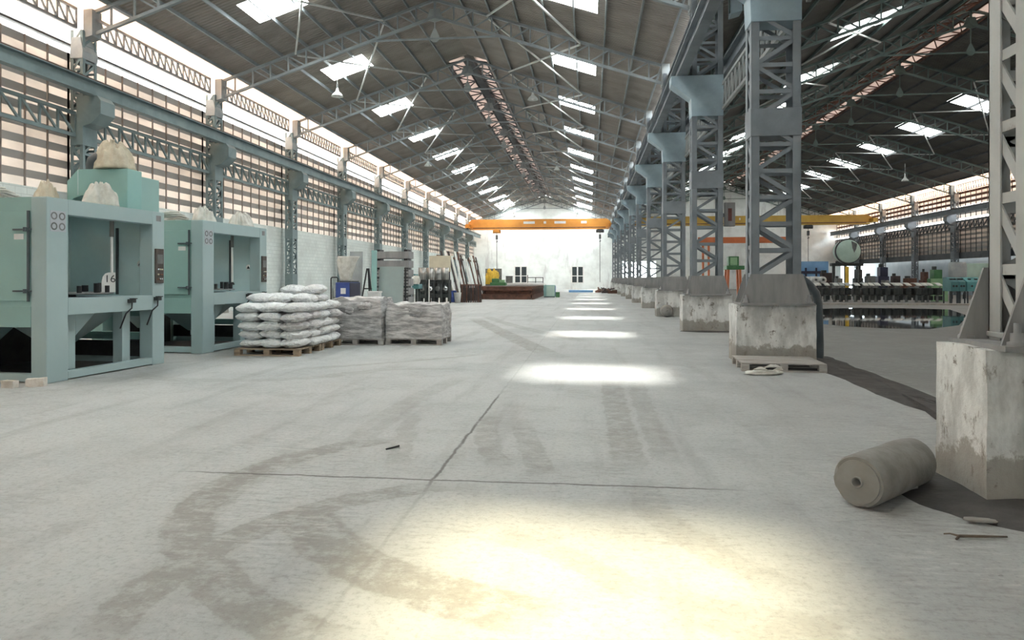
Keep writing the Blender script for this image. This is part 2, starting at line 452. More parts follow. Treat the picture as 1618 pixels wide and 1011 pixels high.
def floor_material():
    m, nt = nodes('dusty_concrete_floor'); n = N(nt)
    P = n.new('ShaderNodeNewGeometry').outputs['Position']
    flat = n.new('ShaderNodeVectorMath', operation='MULTIPLY'); n.link(P, flat.inputs[0]); flat.inputs[1].default_value = (1, 1, 0)
    P = flat.outputs[0]
    wn = n.noise(P, 2.6, 8, .72, 1)
    off = n.new('ShaderNodeVectorMath', operation='MULTIPLY_ADD')
    n.link(wn, off.inputs[0]); off.inputs[1].default_value = (.22, .22, 0); off.inputs[2].default_value = (-.11, -.11, 0)
    add = n.new('ShaderNodeVectorMath', operation='ADD'); n.link(P, add.inputs[0]); n.link(off.outputs[0], add.inputs[1])
    Q0 = n.new('ShaderNodeVectorMath', operation='MULTIPLY'); n.link(add.outputs[0], Q0.inputs[0]); Q0.inputs[1].default_value = (1, 1, 0)
    Q = Q0.outputs[0]
    base = n.mix(n.ramp(n.noise(P, .35, 7, .62), .35, .68), (.47, .487, .475), (.40, .418, .412))
    base = n.mix(n.math('MULTIPLY', n.ramp(n.noise(P, 1.7, 8, .7), .5, .72), .6), base, (.315, .315, .30))
    base = n.mix(n.math('MULTIPLY', n.ramp(n.noise(P, 9, 8, .75), .5, .75), .5), base, (.56, .555, .53))
    spx = n.new('ShaderNodeSeparateXYZ'); n.link(Q, spx.inputs[0])
    edge = n.math('ADD', spx.outputs[0], n.math('MULTIPLY', n.noise(P, .6, 6, .65), 1.2))
    base = n.mix(n.math('MULTIPLY', n.ramp(edge, 4.6, 5.2), .72), base, (.15, .148, .135))  # floor colour darker beyond the central columns
    base = n.mix(n.math('MULTIPLY', n.ramp(n.math('ADD', spx.outputs[0], n.math('MULTIPLY', n.noise(P, .9, 7, .7), 3.2)), 2.0, 4.2), .38), base, (.23, .225, .215))  # and deepening gradually towards the piers
    # light swept streaks along the aisle
    st = n.new('ShaderNodeMapping'); st.inputs['Scale'].default_value = (2.4, .22, 1); n.link(P, st.inputs['Vector'])
    base = n.mix(n.math('MULTIPLY', n.ramp(n.noise(st.outputs[0], 1.1, 6, .6), .5, .7), .35), base, (.26, .25, .235))
    arcs = [  # three measured points, width, strength
        ((560, 702), (400, 745), (296, 850), .30, .75), ((296, 850), (330, 905), (494, 1007), .30, .7),
        ((640, 690), (420, 748), (318, 850), .16, .35),
        ((503, 803), (408, 834), (150, 1008), .26, .7), ((481, 818), (576, 894), (849, 972), .36, .75),
        ((751, 504), (790, 523), (847, 550), .5, .75), ((770, 500), (815, 515), (880, 530), .4, .5),
        ((966, 603), (975, 650), (993, 718), .28, .6), ((1005, 605), (1020, 650), (1050, 720), .24, .45), ((775, 662), (770, 690), (790, 735), .22, .5),
        ((828, 680), (838, 705), (855, 750), .22, .5), ((652, 657), (640, 690), (632, 715), .2, .4), ((720, 600), (640, 640), (540, 720), .3, .35),
        ((560, 577), (640, 571), (760, 560), .2, .45), ((480, 600), (600, 585), (720, 583), .2, .35),
        ((1000, 935), (900, 880), (780, 845), .2, .35), ((1080, 960), (1200, 985), (1330, 1000), .35, .4), ((1010, 760), (1060, 830), (1180, 900), .25, .35),
        ((890, 470), (915, 475), (960, 500), .6, .3), ((300, 560), (420, 600), (640, 560), .3, .3),
    ]
    total = None
    for a, b, c, w, k in arcs:
        A, B, C_ = floor_pt(*a), floor_pt(*b), floor_pt(*c)
        o, r = circle3(A, B, C_)
        d = n.new('ShaderNodeVectorMath', operation='SUBTRACT'); n.link(Q, d.inputs[0]); d.inputs[1].default_value = (o.x, o.y, 0)
        ln = n.new('ShaderNodeVectorMath', operation='LENGTH'); n.link(d.outputs[0], ln.inputs[0])
        dist = n.math('ABSOLUTE', n.math('SUBTRACT', ln.outputs['Value'], r))
        band = n.math('ADD', n.math('MULTIPLY', n.ramp(dist, w * .54, w * .44), .72), n.math('MULTIPLY', n.ramp(dist, w * .85, w * .3), .28))
        mid = (B - o).normalized()
        t = Vector((-mid.y, mid.x))
        half = max(abs((A - B).dot(t)), abs((C_ - B).dot(t)))
        dt = n.new('ShaderNodeVectorMath', operation='DOT_PRODUCT'); n.link(d.outputs[0], dt.inputs[0]); dt.inputs[1].default_value = (t.x, t.y, 0)
        side = n.new('ShaderNodeVectorMath', operation='DOT_PRODUCT'); n.link(d.outputs[0], side.inputs[0]); side.inputs[1].default_value = (mid.x, mid.y, 0)
        lim = n.math('MULTIPLY', n.ramp(n.math('ABSOLUTE', dt.outputs['Value']), half * 1.15, half * .8), n.math('GREATER_THAN', side.outputs['Value'], 0.0))
        x = n.math('MULTIPLY', n.math('MULTIPLY', band, lim), k)
        total = x if total is None else n.math('MAXIMUM', total, x)
    breakup = n.ramp(n.noise(P, 6, 8, .75), .36, .56, .25, 1.0)
    base = n.mix(n.math('MULTIPLY', n.math('MULTIPLY', total, breakup), .9), base, (.225, .213, .185))
    tr = n.new('ShaderNodeMapping'); tr.inputs['Scale'].default_value = (3.2, 14, 1); tr.inputs['Rotation'].default_value = (0, 0, .5); n.link(P, tr.inputs['Vector'])
    tread = n.noise(tr.outputs[0], 1.6, 5, .7)
    base = n.mix(n.math('MULTIPLY', n.math('MULTIPLY', n.ramp(tread, .5, .64), n.ramp(n.noise(P, .7, 4, .6), .44, .6)), .42), base, (.24, .232, .215))
    base = n.mix(n.math('MULTIPLY', n.math('MULTIPLY', n.ramp(tread, .48, .36), n.ramp(n.noise(P, .6, 4, .6), .46, .6)), .4), base, (.58, .575, .55))
    # slab joints
    sp = n.new('ShaderNodeSeparateXYZ'); n.link(P, sp.inputs[0])
    wob = n.math('MULTIPLY', n.math('SUBTRACT', n.noise(P, 3.5, 5, .7), .5), .07)
    jx = n.ramp(n.math('ABSOLUTE', n.math('ADD', n.math('ADD', sp.outputs[0], 1.16), wob)), .022, .004)
    jy = n.ramp(n.math('ABSOLUTE', n.math('ADD', n.math('SUBTRACT', sp.outputs[1], 5.03), wob)), .022, .005)
    jy = n.math('MULTIPLY', jy, n.math('MULTIPLY', n.ramp(sp.outputs[0], -3.3, -2.8), n.ramp(sp.outputs[0], 1.3, .6)))
    jx = n.math('MULTIPLY', jx, n.math('MULTIPLY', n.ramp(n.noise(P, 1.5, 4, .6), .3, .5, .3, .9), n.math('MAXIMUM', n.math('MULTIPLY', n.ramp(sp.outputs[1], 4.6, 5.2), n.ramp(sp.outputs[1], 9.2, 8.4)), .22)))
    j = n.math('MAXIMUM', jx, n.math('MULTIPLY', jy, .9))
    base = n.mix(j, base, (.12, .115, .105))
    # small dark crumbs
    v = n.new('ShaderNodeTexVoronoi'); v.inputs['Scale'].default_value = 5.0; n.link(Q, v.inputs['Vector'])
    crumbs = n.math('MULTIPLY', n.ramp(v.outputs['Distance'], .07, .04), n.ramp(n.noise(P, .8, 3, .6), .56, .66))
    base = n.mix(n.math('MULTIPLY', crumbs, .7), base, (.12, .11, .10))
    v2 = n.new('ShaderNodeTexVoronoi'); v2.inputs['Scale'].default_value = 13.0; n.link(Q, v2.inputs['Vector'])
    fl = n.math('MULTIPLY', n.ramp(v2.outputs['Distance'], .085, .04), n.ramp(n.noise(P, 1.3, 5, .7), .5, .6))
    base = n.mix(n.math('MULTIPLY', fl, .6), base, (.62, .6, .56))
    gr = n.noise(P, 26, 6, .8)
    base = n.mix(n.math('MULTIPLY', n.ramp(gr, .47, .66), .42), base, (.2, .195, .185))
    h = n.math('ADD', n.noise(P, 14, 6, .7), n.math('MULTIPLY', n.noise(P, 3, 4, .6), .8))
    n.finish(base, n.ramp(n.noise(P, 1.2, 4, .6), .3, .7, .62, .82), 0, n.math('SUBTRACT', h, n.math('MULTIPLY', j, .8)), .28, .02, .35)
    return m
M['floor'] = floor_material()

def water_mat():
    m, nt = nodes('standing_water'); n = N(nt)
    P = n.new('ShaderNodeNewGeometry').outputs['Position']
    b = n.finish((.018, .02, .019), .03, 0, n.noise(P, 2.5, 2, .5), .02, .01, .6)
    return m
M['water'] = water_mat()

# ------------------------------------------------------------------ plan of the halls
Y = lambda k: 4.95 + 7.7 * k                       # the column lines
NB = 12
YF = Y(NB) + .6                                    # far gable wall
XL, XC, XR = -16.1, 3.35, 32.9                     # column rows
RX, RZ = -6.4, 13.3                                # ridge of the near roof
QX, QZ = 18.4, 14.8                                # ridge of the second roof
SL = .33
roof1 = lambda x: RZ - SL * abs(x - RX)
roof2 = lambda x: QZ - SL * abs(x - QX)
Y0 = -22.0



# ------------------------------------------------------------------ floor, walls, roof
struct(MB().box(-17.2, Y0, -.25, 33.9, YF + .3, 0).build('floor', M['floor']))
struct(MB().box(-90, -60, -.6, 110, 170, -.3).build('ground', pm('bright_dry_ground', (.45, .43, .38), world=True)))
struct(MB().box(-16.95, Y0, 0, -16.62, YF, 4.25).build('wall_left', M['wall_block']))
struct(MB().box(-17.0, Y0 - .3, 0, 33.9, Y0, 12).build('wall_back', M['wall_block']))
struct(MB().box(37.2, 20, -.3, 37.5, YF + 10, 5.6).build('wall_outside', M['wall_out']))
struct(MB().box(33.5, 20, 4.35, 37.1, YF, 4.45).build('ceiling_added_shade', M['roof_b']))  # added roof out of view, keeps sky light off the outside wall

struct(MB().box(-24.3, -20, -.3, -24, YF + 20, 14.5).build('wall_neighbour', pm('bright_white_render', (.85, .85, .84), world=True)))
wd = pm('grey_shaded_glass', (.10, .10, .11), rough=.3, bump=0)
for i in range(34):
    y0 = 14 + i * 2.7
    struct(MB().box(-24.02, y0, 12.0, -23.97, y0 + 1.5, 12.35).build('window_%d' % (i + 3), wd))

def louvre(name, x, out, y0, y1, z0, n, pitch, glow, rail, mull):
    """zigzag of tilted louvre sheets; out = -1 when outdoors lies towards -x"""
    g, r, b = MB(), MB(), MB()
    d = .13 * out
    for i in range(n):
        z = z0 + i * pitch
        za, zb, zc = z, z + pitch * .57, z + pitch
        for m, (xa, p, xb, q) in ((g, (x, za, x + d, zb)), (r, (x + d, zb, x, zc))):
            vs = [(xa, y0, p), (xa, y1, p), (xb, y1, q), (xb, y0, q)]
            m.add(vs, [(0, 1, 2, 3)])
    o = struct(g.build(name, glow))
    rr = r.build('louvre_return', rail, o)
    k = int(round((y1 - y0) / .9))
    for i in range(k + 1):
        yy = y0 + (y1 - y0) * i / k
        b.box(x - out * .02 - .025, yy - .018, z0, x - out * .02 + .025, yy + .018, z0 + n * pitch)
    b.build('mullion', mull, o)
    for q in (o, rr):
        s = q.modifiers.new('sheet', 'SOLIDIFY'); s.thickness = .006
    return o

for k in range(-3, NB):
    louvre('wall_left_louvre', -16.66, -1, Y(k), Y(k + 1) if k < NB - 1 else YF, 4.25, 9, .5, M['louvre_glow'], M['louvre_rail'], M['mullion'])
struct(MB().box(-16.75, Y0, 8.98, -16.62, YF, 9.06).build('trim_eave_rail', M['steel_dark']))
for k in range(4, NB):
    louvre('wall_right_louvre_upper', 33.4, 1, Y(k), Y(k + 1) if k < NB - 1 else YF, 8.0, 3, .45, M['louvre_glow'], M['rusty'], M['rusty'])
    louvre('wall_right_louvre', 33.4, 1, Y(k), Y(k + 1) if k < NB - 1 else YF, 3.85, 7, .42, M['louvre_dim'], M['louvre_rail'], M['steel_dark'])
    louvre('wall_right_louvre_slit', 33.4, 1, Y(k), Y(k + 1) if k < NB - 1 else YF, 6.95, 1, .62, M['louvre_glow'], M['louvre_rail'], M['steel_dark'])
struct(MB().box(33.2, 20, 3.3, 33.55, YF, 3.85).build('trim_lintel', M['steel_dark']))
struct(MB().box(33.3, Y0, 0, 33.6, Y(4), 9.2).build('wall_right', M['wall_block']))

# far gable wall with one bright doorway into the second hall's end
g = MB()
g.box(-16.9, YF, 0, 4.6, YF + .3, 8.6)
g.box(9.2, YF, 0, 33.9, YF + .3, 8.6)
g.box(4.6, YF, 3.9, 9.2, YF + .3, 8.6)
g.prism([(-16.9, YF, 8.6), (3.35, YF, 8.6), (3.35, YF, roof1(3.35) + .01), (RX, YF, RZ + .01), (-16.9, YF, roof1(-16.9) + .01)], (0, .3, 0))
g.prism([(3.35, YF, 8.6), (33.9, YF, 8.6), (33.9, YF, roof2(33.9) + .01), (QX, YF, QZ + .01), (3.35, YF, roof2(3.35) + .01)], (0, .3, 0))
struct(g.build('wall_far', M['wall_far']))
pane = pm('dark_window_glass', (.05, .06, .065), rough=.15, bump=0)
for i, (u0, u1, v0, v1) in enumerate(((813, 833, 421, 447), (903, 922, 421, 447))):
    a, b = at(u0, v0, YF), at(u1, v1, YF)
    zt, zb, x0, x1 = a.z, max(b.z, .9), a.x, b.x
    f = MB()
    w = .1
    f.box(x0 - .05, YF - .06, zb - .05, x0 + w, YF, zt); f.box(x1 - w, YF - .06, zb - .05, x1 + .05, YF, zt)
    xm = (x0 + x1) / 2
    f.box(xm - w, YF - .06, zb, xm + w, YF, zt)
    f.box(x0, YF - .06, zt - .06, x1, YF, zt + .05); f.box(x0, YF - .06, zb - .05, x1, YF, zb + .05)
    zm = zb + (zt - zb) * .42
    f.box(x0, YF - .06, zm - .05, x1, YF, zm + .05)
    o = struct(f.build('window_%d' % (i + 1), M['white']))
    MB().box(x0 + .02, YF - .03, zb, x1 - .02, YF - .012, zt).build('glass', pane, o)

MON = 1.0        # half width of the ridge openings
def roof_half(name, fn, x0, x1, holes, mat):
    xs = sorted({x0, x1} | {h[0] for h in holes} | {h[1] for h in holes})
    ys = sorted({Y0 - .5, YF + .3} | {h[2] for h in holes} | {h[3] for h in holes})
    m = MB(); idx = {}
    def vid(x, y):
        if (x, y) not in idx:
            idx[(x, y)] = len(m.v); m.v.append((x, y, fn(x)))
        return idx[(x, y)]
    for i in range(len(xs) - 1):
        for j in range(len(ys) - 1):
            cx, cy = (xs[i] + xs[i + 1]) / 2, (ys[j] + ys[j + 1]) / 2
            if any(h[0] < cx < h[1] and h[2] < cy < h[3] for h in holes): continue
            m.f.append([vid(xs[i], ys[j]), vid(xs[i + 1], ys[j]), vid(xs[i + 1], ys[j + 1]), vid(xs[i], ys[j + 1])]); m.s.append(False)
    o = struct(m.build(name, mat))
    s = o.modifiers.new('sheet', 'SOLIDIFY'); s.thickness = .03; s.offset = 1
    return o

def skylight(fn, cx, cy, w, l, mat, label, group):
    x0, x1 = cx - w / 2, cx + w / 2
    o = MB().prism([(x0 - cx, -l / 2, fn(x0) - fn(cx)), (x1 - cx, -l / 2, fn(x1) - fn(cx)), (x1 - cx, -l / 2, fn(x1) - fn(cx) + .012), (x0 - cx, -l / 2, fn(x0) - fn(cx) + .012)], (0, l, 0)).build('skylight', mat)
    o.location = (cx, cy, fn(cx) + .006)
    tag(o, label, 'skylight', group)
    return o

MONY = Y(4)                  # the near ridge opens from here on
holes = {'a': [], 'b': [], 'c': [], 'd': []}
rows = [('a', roof1, -11.55, 2.0, 1.75, 'near roof slope above the louvred wall'), ('b', roof1, -.75, 2.05, 1.85, 'near roof slope above the aisle'),
        ('c', roof2, 12.2, 2.6, 1.9, 'second roof slope beside the central columns'), ('d', roof2, 24.6, 2.5, 1.9, 'second roof slope towards the open-sided wall')]
for key, fn, cx, w, l, where in rows:
    i = 0
    for k in range(-3, NB):
        if k < -1 or (k == -1 and key != 'b'): continue
        cy = (Y(k) + Y(k + 1)) / 2
        holes[key].append((cx - w / 2, cx + w / 2, cy - l / 2, cy + l / 2))
        mat = {'a': M['sky_milky'], 'b': M['sky_clear'], 'c': M['sky_b'], 'd': M['sky_b']}[key]
        if key == 'b' and k == -1: mat = M['sky_yellow']
        skylight(fn, cx, cy, w, l, mat, 'glowing rooflight sheet, %s along the %s' % (ORD[i], where), 'rooflights on the ' + where)
        i += 1
    if key in 'ab':
        for dy in (-2.5, 2.4):  # added rooflights, put in to brighten the far gable wall
            x_, y_ = cx, cy + dy
            holes[key].append((x_ - w / 2, x_ + w / 2, y_ - l / 2, y_ + l / 2))
            skylight(fn, x_, y_, w, l, M['sky_milky'], 'added rooflight %s, %s' % ('nearest to the far gable'.replace('nearest', 'next') if dy > 0 else 'a little short of the far gable', where), 'added rooflights brightening the far gable')
holes['a'].append((RX - MON, RX, MONY, YF)); holes['b'].append((RX, RX + MON, MONY, YF))
holes['c'].append((QX - MON, QX, Y(1), YF)); holes['d'].append((QX, QX + MON, Y(1), YF))
roof_half('ceiling', roof1, -15.45, RX, holes['a'], M['roof'])
roof_half('ceiling', roof1, RX, 3.3, holes['b'], M['roof'])
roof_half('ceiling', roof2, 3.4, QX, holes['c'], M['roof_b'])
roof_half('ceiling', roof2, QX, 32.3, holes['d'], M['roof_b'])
roof_half('ceiling_eave_sheet', roof1, -17.5, -15.45, [], M['eave'])
roof_half('ceiling_eave_sheet', roof2, 32.3, 34.6, [], M['eave'])
struct(MB().box(3.1, Y0, 9.55, 3.6, YF, 9.62).build('trim_valley_gutter', M['steel_grey']))

def ridge_monitor(cx, cz, y0, label, mat, lit):
    t = thing('ridge_ventilator', (cx, y0, cz), label, 'roof ventilator')
    L = YF - y0
    for s in (-1, 1):
        o = MB().add([(s * (MON + .06), 0, -SL * MON + .02), (s * (MON + .06), L, -SL * MON + .02), (s * .26, L, .02), (s * .26, 0, .02)], [(0, 1, 2, 3)]).build('translucent_sheet', lit, t)
        q = o.modifiers.new('sheet', 'SOLIDIFY'); q.thickness = .008
    MB().prism([(-.34, 0, .03), (0, 0, .16), (.34, 0, .03), (.34, 0, .07), (0, 0, .2), (-.34, 0, .07)], (0, L, 0)).build('ridge_cap', M['roof_b'], t)
    MB().box(-.17, 0, -.30, .17, L, -.22).build('walkway', mat, t)
    w = MB()
    n = int(L / 1.28)
    for s in (-1, 1):
        zc = lambda x: -SL * abs(x) - .12
        a, b = s * .22, s * MON
        w.bar((b, 0, zc(b)), (b, L, zc(b)), .06); w.bar((a, 0, -.3), (a, L, -.3), .07)
        for i in range(n + 1):
            y = L * i / n
            w.bar((a, y, -.3), (b, y, zc(b)), .055)
            if i < n:
                y2 = L * (i + 1) / n
                p, q = ((a, y, -.3), (b, y2, zc(b))) if i % 2 else ((b, y, zc(b)), (a, y2, -.3))
                w.bar(p, q, .05)
    w.build('lattice', M['rusty'] if cx > 0 else M['steel_dark'], t)
ridge_monitor(RX, RZ, MONY, 'open ridge ventilator with pinkish sheets and dark lattice along the near roof', M['steel_dark'], M['monitor_pink'])
ridge_monitor(QX, QZ, Y(1), 'open ridge ventilator with rusty lattice along the second hall roof', M['steel_dark'], M['monitor_pink'])

# ------------------------------------------------------------------ purlins
def purlins(fn, xs, where, mat):
    L = YF - Y0
    me = MB().box(-.03, 0, -.14, .03, L, 0)
    first = None
    for i, x in enumerate(xs):
        lab = 'steel roof purlin, %s from the eave, %s' % (ORD[i], where)
        if first is None:
            first = me.build('roof_purlin', mat)
            tag(first, lab, 'purlin', 'purlins of the ' + where); o = first
        else:
            o = first.copy(); COL.objects.link(o); o['label'] = lab
        o.location = (x, Y0, fn(x))
rng = lambda a, b, n: [a + (b - a) * i / (n - 1) for i in range(n)]
purlins(roof1, rng(-15.3, RX - 1.15, 8), 'near roof slope over the louvred wall', M['truss'])
purlins(roof1, rng(2.9, RX + 1.15, 8), 'near roof slope over the aisle', M['truss'])
purlins(roof2, rng(4.0, QX - 1.2, 11), 'second roof slope by the central columns', M['truss_green'])
purlins(roof2, rng(32.2, QX + 1.2, 11), 'second roof slope by the open-sided wall', M['steel_dark'])

# ------------------------------------------------------------------ trusses
def truss(half, rz, mats, label, group, tie_x, tie_drop, flip):
    t = thing('roof_truss', (0, 0, 0), label, 'roof truss', group)
    up = lambda x: rz - SL * abs(x) - .225
    lo = lambda x: rz - SL * abs(x) - .93
    u, l, w = MB(), MB(), MB()
    for s in (-1, 1):
        u.bar((0, 0, up(0)), (s * half, 0, up(half)), .12, .1)
        l.bar((0, 0, lo(0)), (s * half, 0, lo(half)), .12, .1)
        n = int(half / .78)
        for i in range(1, n + 1):
            x = s * half * i / n
            xp = s * half * (i - 1) / n
            w.bar((x, 0, lo(x)), (x, 0, up(x)), .055)
            w.bar((x, 0, up(x)), (xp, 0, lo(xp)), .055)
    w.bar((0, 0, lo(0)), (0, 0, up(0)), .09)
    u.build('upper_chord', mats[0], t); l.build('lower_chord', mats[0], t); w.build('web_lattice', mats[0], t)
    tz = lo(tie_x)
    MB().bar((-tie_x, 0, tz), (tie_x, 0, tz), .07).build('tie_rod', mats[0], t)
    k = MB(); k.cyl((0, 0, lo(0)), (0, 0, tz + .3), .03, 8)
    k.prism([(-.04, -.03, tz + .42), (.04, -.03, tz + .42), (.19, -.03, tz + .1), (.19, -.03, tz - .04), (.08, -.03, tz - .14), (-.08, -.03, tz - .14), (-.19, -.03, tz - .04), (-.19, -.03, tz + .1)], (0, .06, 0))
    k.prism([(-.35, -.03, lo(.35)), (0, -.03, lo(0) - .22), (.35, -.03, lo(.35)), (.2, -.03, lo(.2) + .4), (-.2, -.03, lo(.2) + .4)], (0, .06, 0))
    k.build('king_post', mats[0] if half > 12 else mats[1], t)
    for s in (-1, 1):
        a, b = s * half, s * (half - .3)
        MB().prism([(a, -.22, lo(half) - .1), (b, -.22, lo(half) - .02), (b, -.22, up(half) + .12), (a, -.22, up(half) + .1)], (0, .44, 0)).build('end_plate', mats[1], t)  # paler than the chords, the white-lit look is put into the colour
    return t
place = {'near': (RX, 9.62, RZ), 'second': (QX, 14.6, QZ)}
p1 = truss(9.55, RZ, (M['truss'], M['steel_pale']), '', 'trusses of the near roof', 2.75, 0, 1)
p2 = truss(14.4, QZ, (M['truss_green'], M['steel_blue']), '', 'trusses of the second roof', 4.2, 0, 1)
i = 0
for k in range(1, NB + 1):
    y = Y(k) if k < NB else YF - .35
    lab = 'pitched lattice roof truss under the near roof, %s counted from the near end' % ORD[i]
    if i == 0: p1.location = (RX, y, 0); p1['label'] = lab
    else: again(p1, (RX, y, 0), lab)
    lab = 'wide lattice roof truss of the second hall, %s counted from the near end' % ORD[i]
    if i == 0: p2.location = (QX, y, 0); p2['label'] = lab
    else: again(p2, (QX, y, 0), lab)
    i += 1

# wind bracing rods under the roof sheets
def brace(fn, xa, xb, label, group):
    t = thing('cross_brace', ((xa + xb) / 2, 0, fn((xa + xb) / 2)), label, 'bracing', group)
    c = (xa + xb) / 2
    for (p, q) in ((xa, xb), (xb, xa)):
        MB().bar((p - c, .1, fn(p) - fn(c) - .3), (q - c, 7.6, fn(q) - fn(c) - .3), .065).build('rod', M['rod'], t)
    return t
for fn, xa, xb, where in ((roof1, -12.4, -8.6, 'near slope above the louvred wall'), (roof1, -4.2, -.4, 'near slope above the aisle'),
                          (roof2, 9.3, 14.2, 'second roof slope by the central columns'), (roof2, 22.6, 27.5, 'second roof slope by the open-sided wall')):
    first = None
    i = 0
    for k in range(1, NB):
        lab = 'crossed bright rods, %s bay along the %s' % (ORD[i], where)
        if first is None:
            first = brace(fn, xa, xb, lab, 'crossed rods of the ' + where); first.location.y = Y(k)
        else: again(first, (first.location.x, Y(k), first.location.z), lab)
        i += 1

# ------------------------------------------------------------------ lattice columns
def lattice_column(w, d, z0, z1, mats, plates, panel, sidepanel, corb, base, label, group, head=False, boxy=False):
    """w across the hall, d along it; corb = directions (+1/-1) that carry a crane bracket"""
    t = thing('lattice_column', (0, 0, 0), label, 'steel column', group)
    for sx in (-1, 1):
        for sy in (-1, 1):
            x, y = sx * w / 2, sy * d / 2
            a = .14 if w > .6 else .1
            m = MB()
            m.box(min(x, x - sx * a), min(y, y - sy * .012), z0, max(x, x - sx * a), max(y, y - sy * .012), z1)
            m.box(min(x, x - sx * .012), min(y, y - sy * a), z0, max(x, x - sx * .012), max(y, y - sy * a), z1)
            m.build('corner_angle', mats[0], t)
    l = MB()
    n = int(round((z1 - z0) / panel))
    for sy in (-1, 1):
        y = sy * (d / 2 - .02)
        for i in range(n):
            a, b = z0 + (z1 - z0) * i / n, z0 + (z1 - z0) * (i + 1) / n
            l.bar((-w / 2 + .05, y, a), (w / 2 - .05, y, a), .012, .075, (0, 0, 1))
            p, q = (-w / 2 + .06, w / 2 - .06) if (i % 2) else (w / 2 - .06, -w / 2 + .06)
            l.bar((p, y, a), (q, y, b), .012, .075, (0, 0, 1))
    n = int(round((z1 - z0) / sidepanel))
    for sx in (-1, 1):
        x = sx * (w / 2 - .02)
        for i in range(n):
            a, b = z0 + (z1 - z0) * i / n, z0 + (z1 - z0) * (i + 1) / n
            l.bar((x, -d / 2 + .04, a), (x, d / 2 - .04, a), .012, .075, (0, 0, 1))
            l.bar((x, -d / 2 + .05, a), (x, d / 2 - .05, b), .012, .075, (0, 0, 1))
    l.build('lacing', mats[0], t)
    for (zc, hh) in plates:
        MB().box(-w / 2 - .012, -d / 2 - .012, zc - hh, w / 2 + .012, d / 2 + .012, zc + hh).build('batten_plate', mats[1], t, .008)
    for s in corb:
        m = MB()
        o = w / 2
        e = -d / 2 - .02
        if boxy: out = [(0, 5.72), (s * (o + .01), 5.72), (s * (o + .01), 6.3), (s * (o + .3), 6.38), (s * (o + .62), 6.68), (s * (o + .62), 7.1), (s * (o + .5), 7.26), (0, 7.26)]
        else: out = [(-s * (o + .01), 6.1), (s * (o + .01), 6.1), (s * (o + .03), 6.6), (s * (o + .58), 7.02), (s * (o + .58), 7.26), (-s * (o + .01), 7.26)]
        m.prism([(a_, e, b_) for a_, b_ in out], (0, d + .04, 0))
        m.build('crane_bracket', mats[2], t, .01)
    if head:
        MB().prism([(-w / 2, -d / 2 - .03, 8.45), (w / 2, -d / 2 - .03, 8.45), (w / 2 + .02, -d / 2 - .03, 8.7), (w / 2 - .06, -d / 2 - .03, 9.12), (-w / 2 + .06, -d / 2 - .03, 9.12), (-w / 2, -d / 2 - .03, 8.7)], (0, d + .06, 0)).build('head_plate', M['steel_pale'], t, .01)  # pale steel here stands in for daylight on the plate
    if base:
        for sy in (-1, 1):
            y = sy * (d / 2 + .02)
            MB().prism([(-base, y, z0), (base, y, z0), (w / 2 + .02, y, z0 + .52), (-w / 2 - .02, y, z0 + .52)], (0, sy * .02, 0)).build('gusset_plate', mats[3], t)
        b = MB().box(-base - .02, -d / 2 - .12, z0 - .035, base + .02, d / 2 + .12, z0 + .002)
        b.build('base_plate', mats[3], t)
        for sx in (-1, 1):
            for sy in (-1, 1):
                MB().lathe([(0, .15), (.022, .15), (.022, .085), (.042, .085), (.042, .03), (.062, .025), (.062, 0)], 8, (sx * (base - .08), sy * (d / 2 + .07), z0)).build('anchor_bolt', mats[3], t)
    return t

def pier(w, d, h, label, group, seed):
    m = MB().rough_box(-w / 2, -d / 2, -.02, w / 2, d / 2, h, .09, .012, 3.0, seed)
    o = m.build('concrete_pier', M['concrete'])
    return tag(o, label, 'concrete pier', group)

YP = [5.19, 13.08, 20.3, 28.0, 35.6] + [Y(k) + .1 for k in range(5, NB)]   # centres of the piers
PX = 3.31                                      # centre of the pier row
mats = (M['steel_grey'], M['steel_grey'], M['steel_blue'], M['gusset'])
c0 = lattice_column(.86, .46, 1.06, 9.6, mats, [(1.1, .02), (4.3, .25)], .475, .5, (-1,), .62, '', 'central row of columns')
p0 = pier(1.38, .66, 1.03, '', 'concrete piers of the central row', 1)
for k in range(0, NB):
    lab = 'blue-grey lattice column, %s in the central row from the near end' % ORD[k]
    if k == 0:
        fm = (M['steel_bounce_lit'], M['steel_bounce_lit'], M['steel_bounce_lit'], M['gusset'])
        cf = lattice_column(.86, .46, 1.06, 9.6, fm, [(1.1, .02), (4.3, .25)], .475, .5, (-1,), .62, 'grey lattice column in bounce-lit pale tone standing on the pier beside the concrete roller', 'central row of columns')
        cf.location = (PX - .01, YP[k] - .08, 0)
    elif k == 1: c0.location = (PX, YP[k] - .1, 0); c0['label'] = lab
    else: again(c0, (PX, YP[k] - .1, 0), lab)
    lab = 'chipped whitewashed concrete pier, %s of the central row from the near end' % ORD[k]
    if k == 0: p0.location = (PX - .02, YP[k], 0); p0['label'] = lab
    else:
        q = again(p0, (PX, YP[k], 0), lab)
        if k in (1, 2, 3): q.data = MB().rough_box(-.69, -.33, -.02, .69, .33, 1.03, .09, .014, 3.0, k + 3).build('tmp', M['concrete']).data
for o in [o for o in COL.objects if o.name.startswith('tmp')]: bpy.data.objects.remove(o)

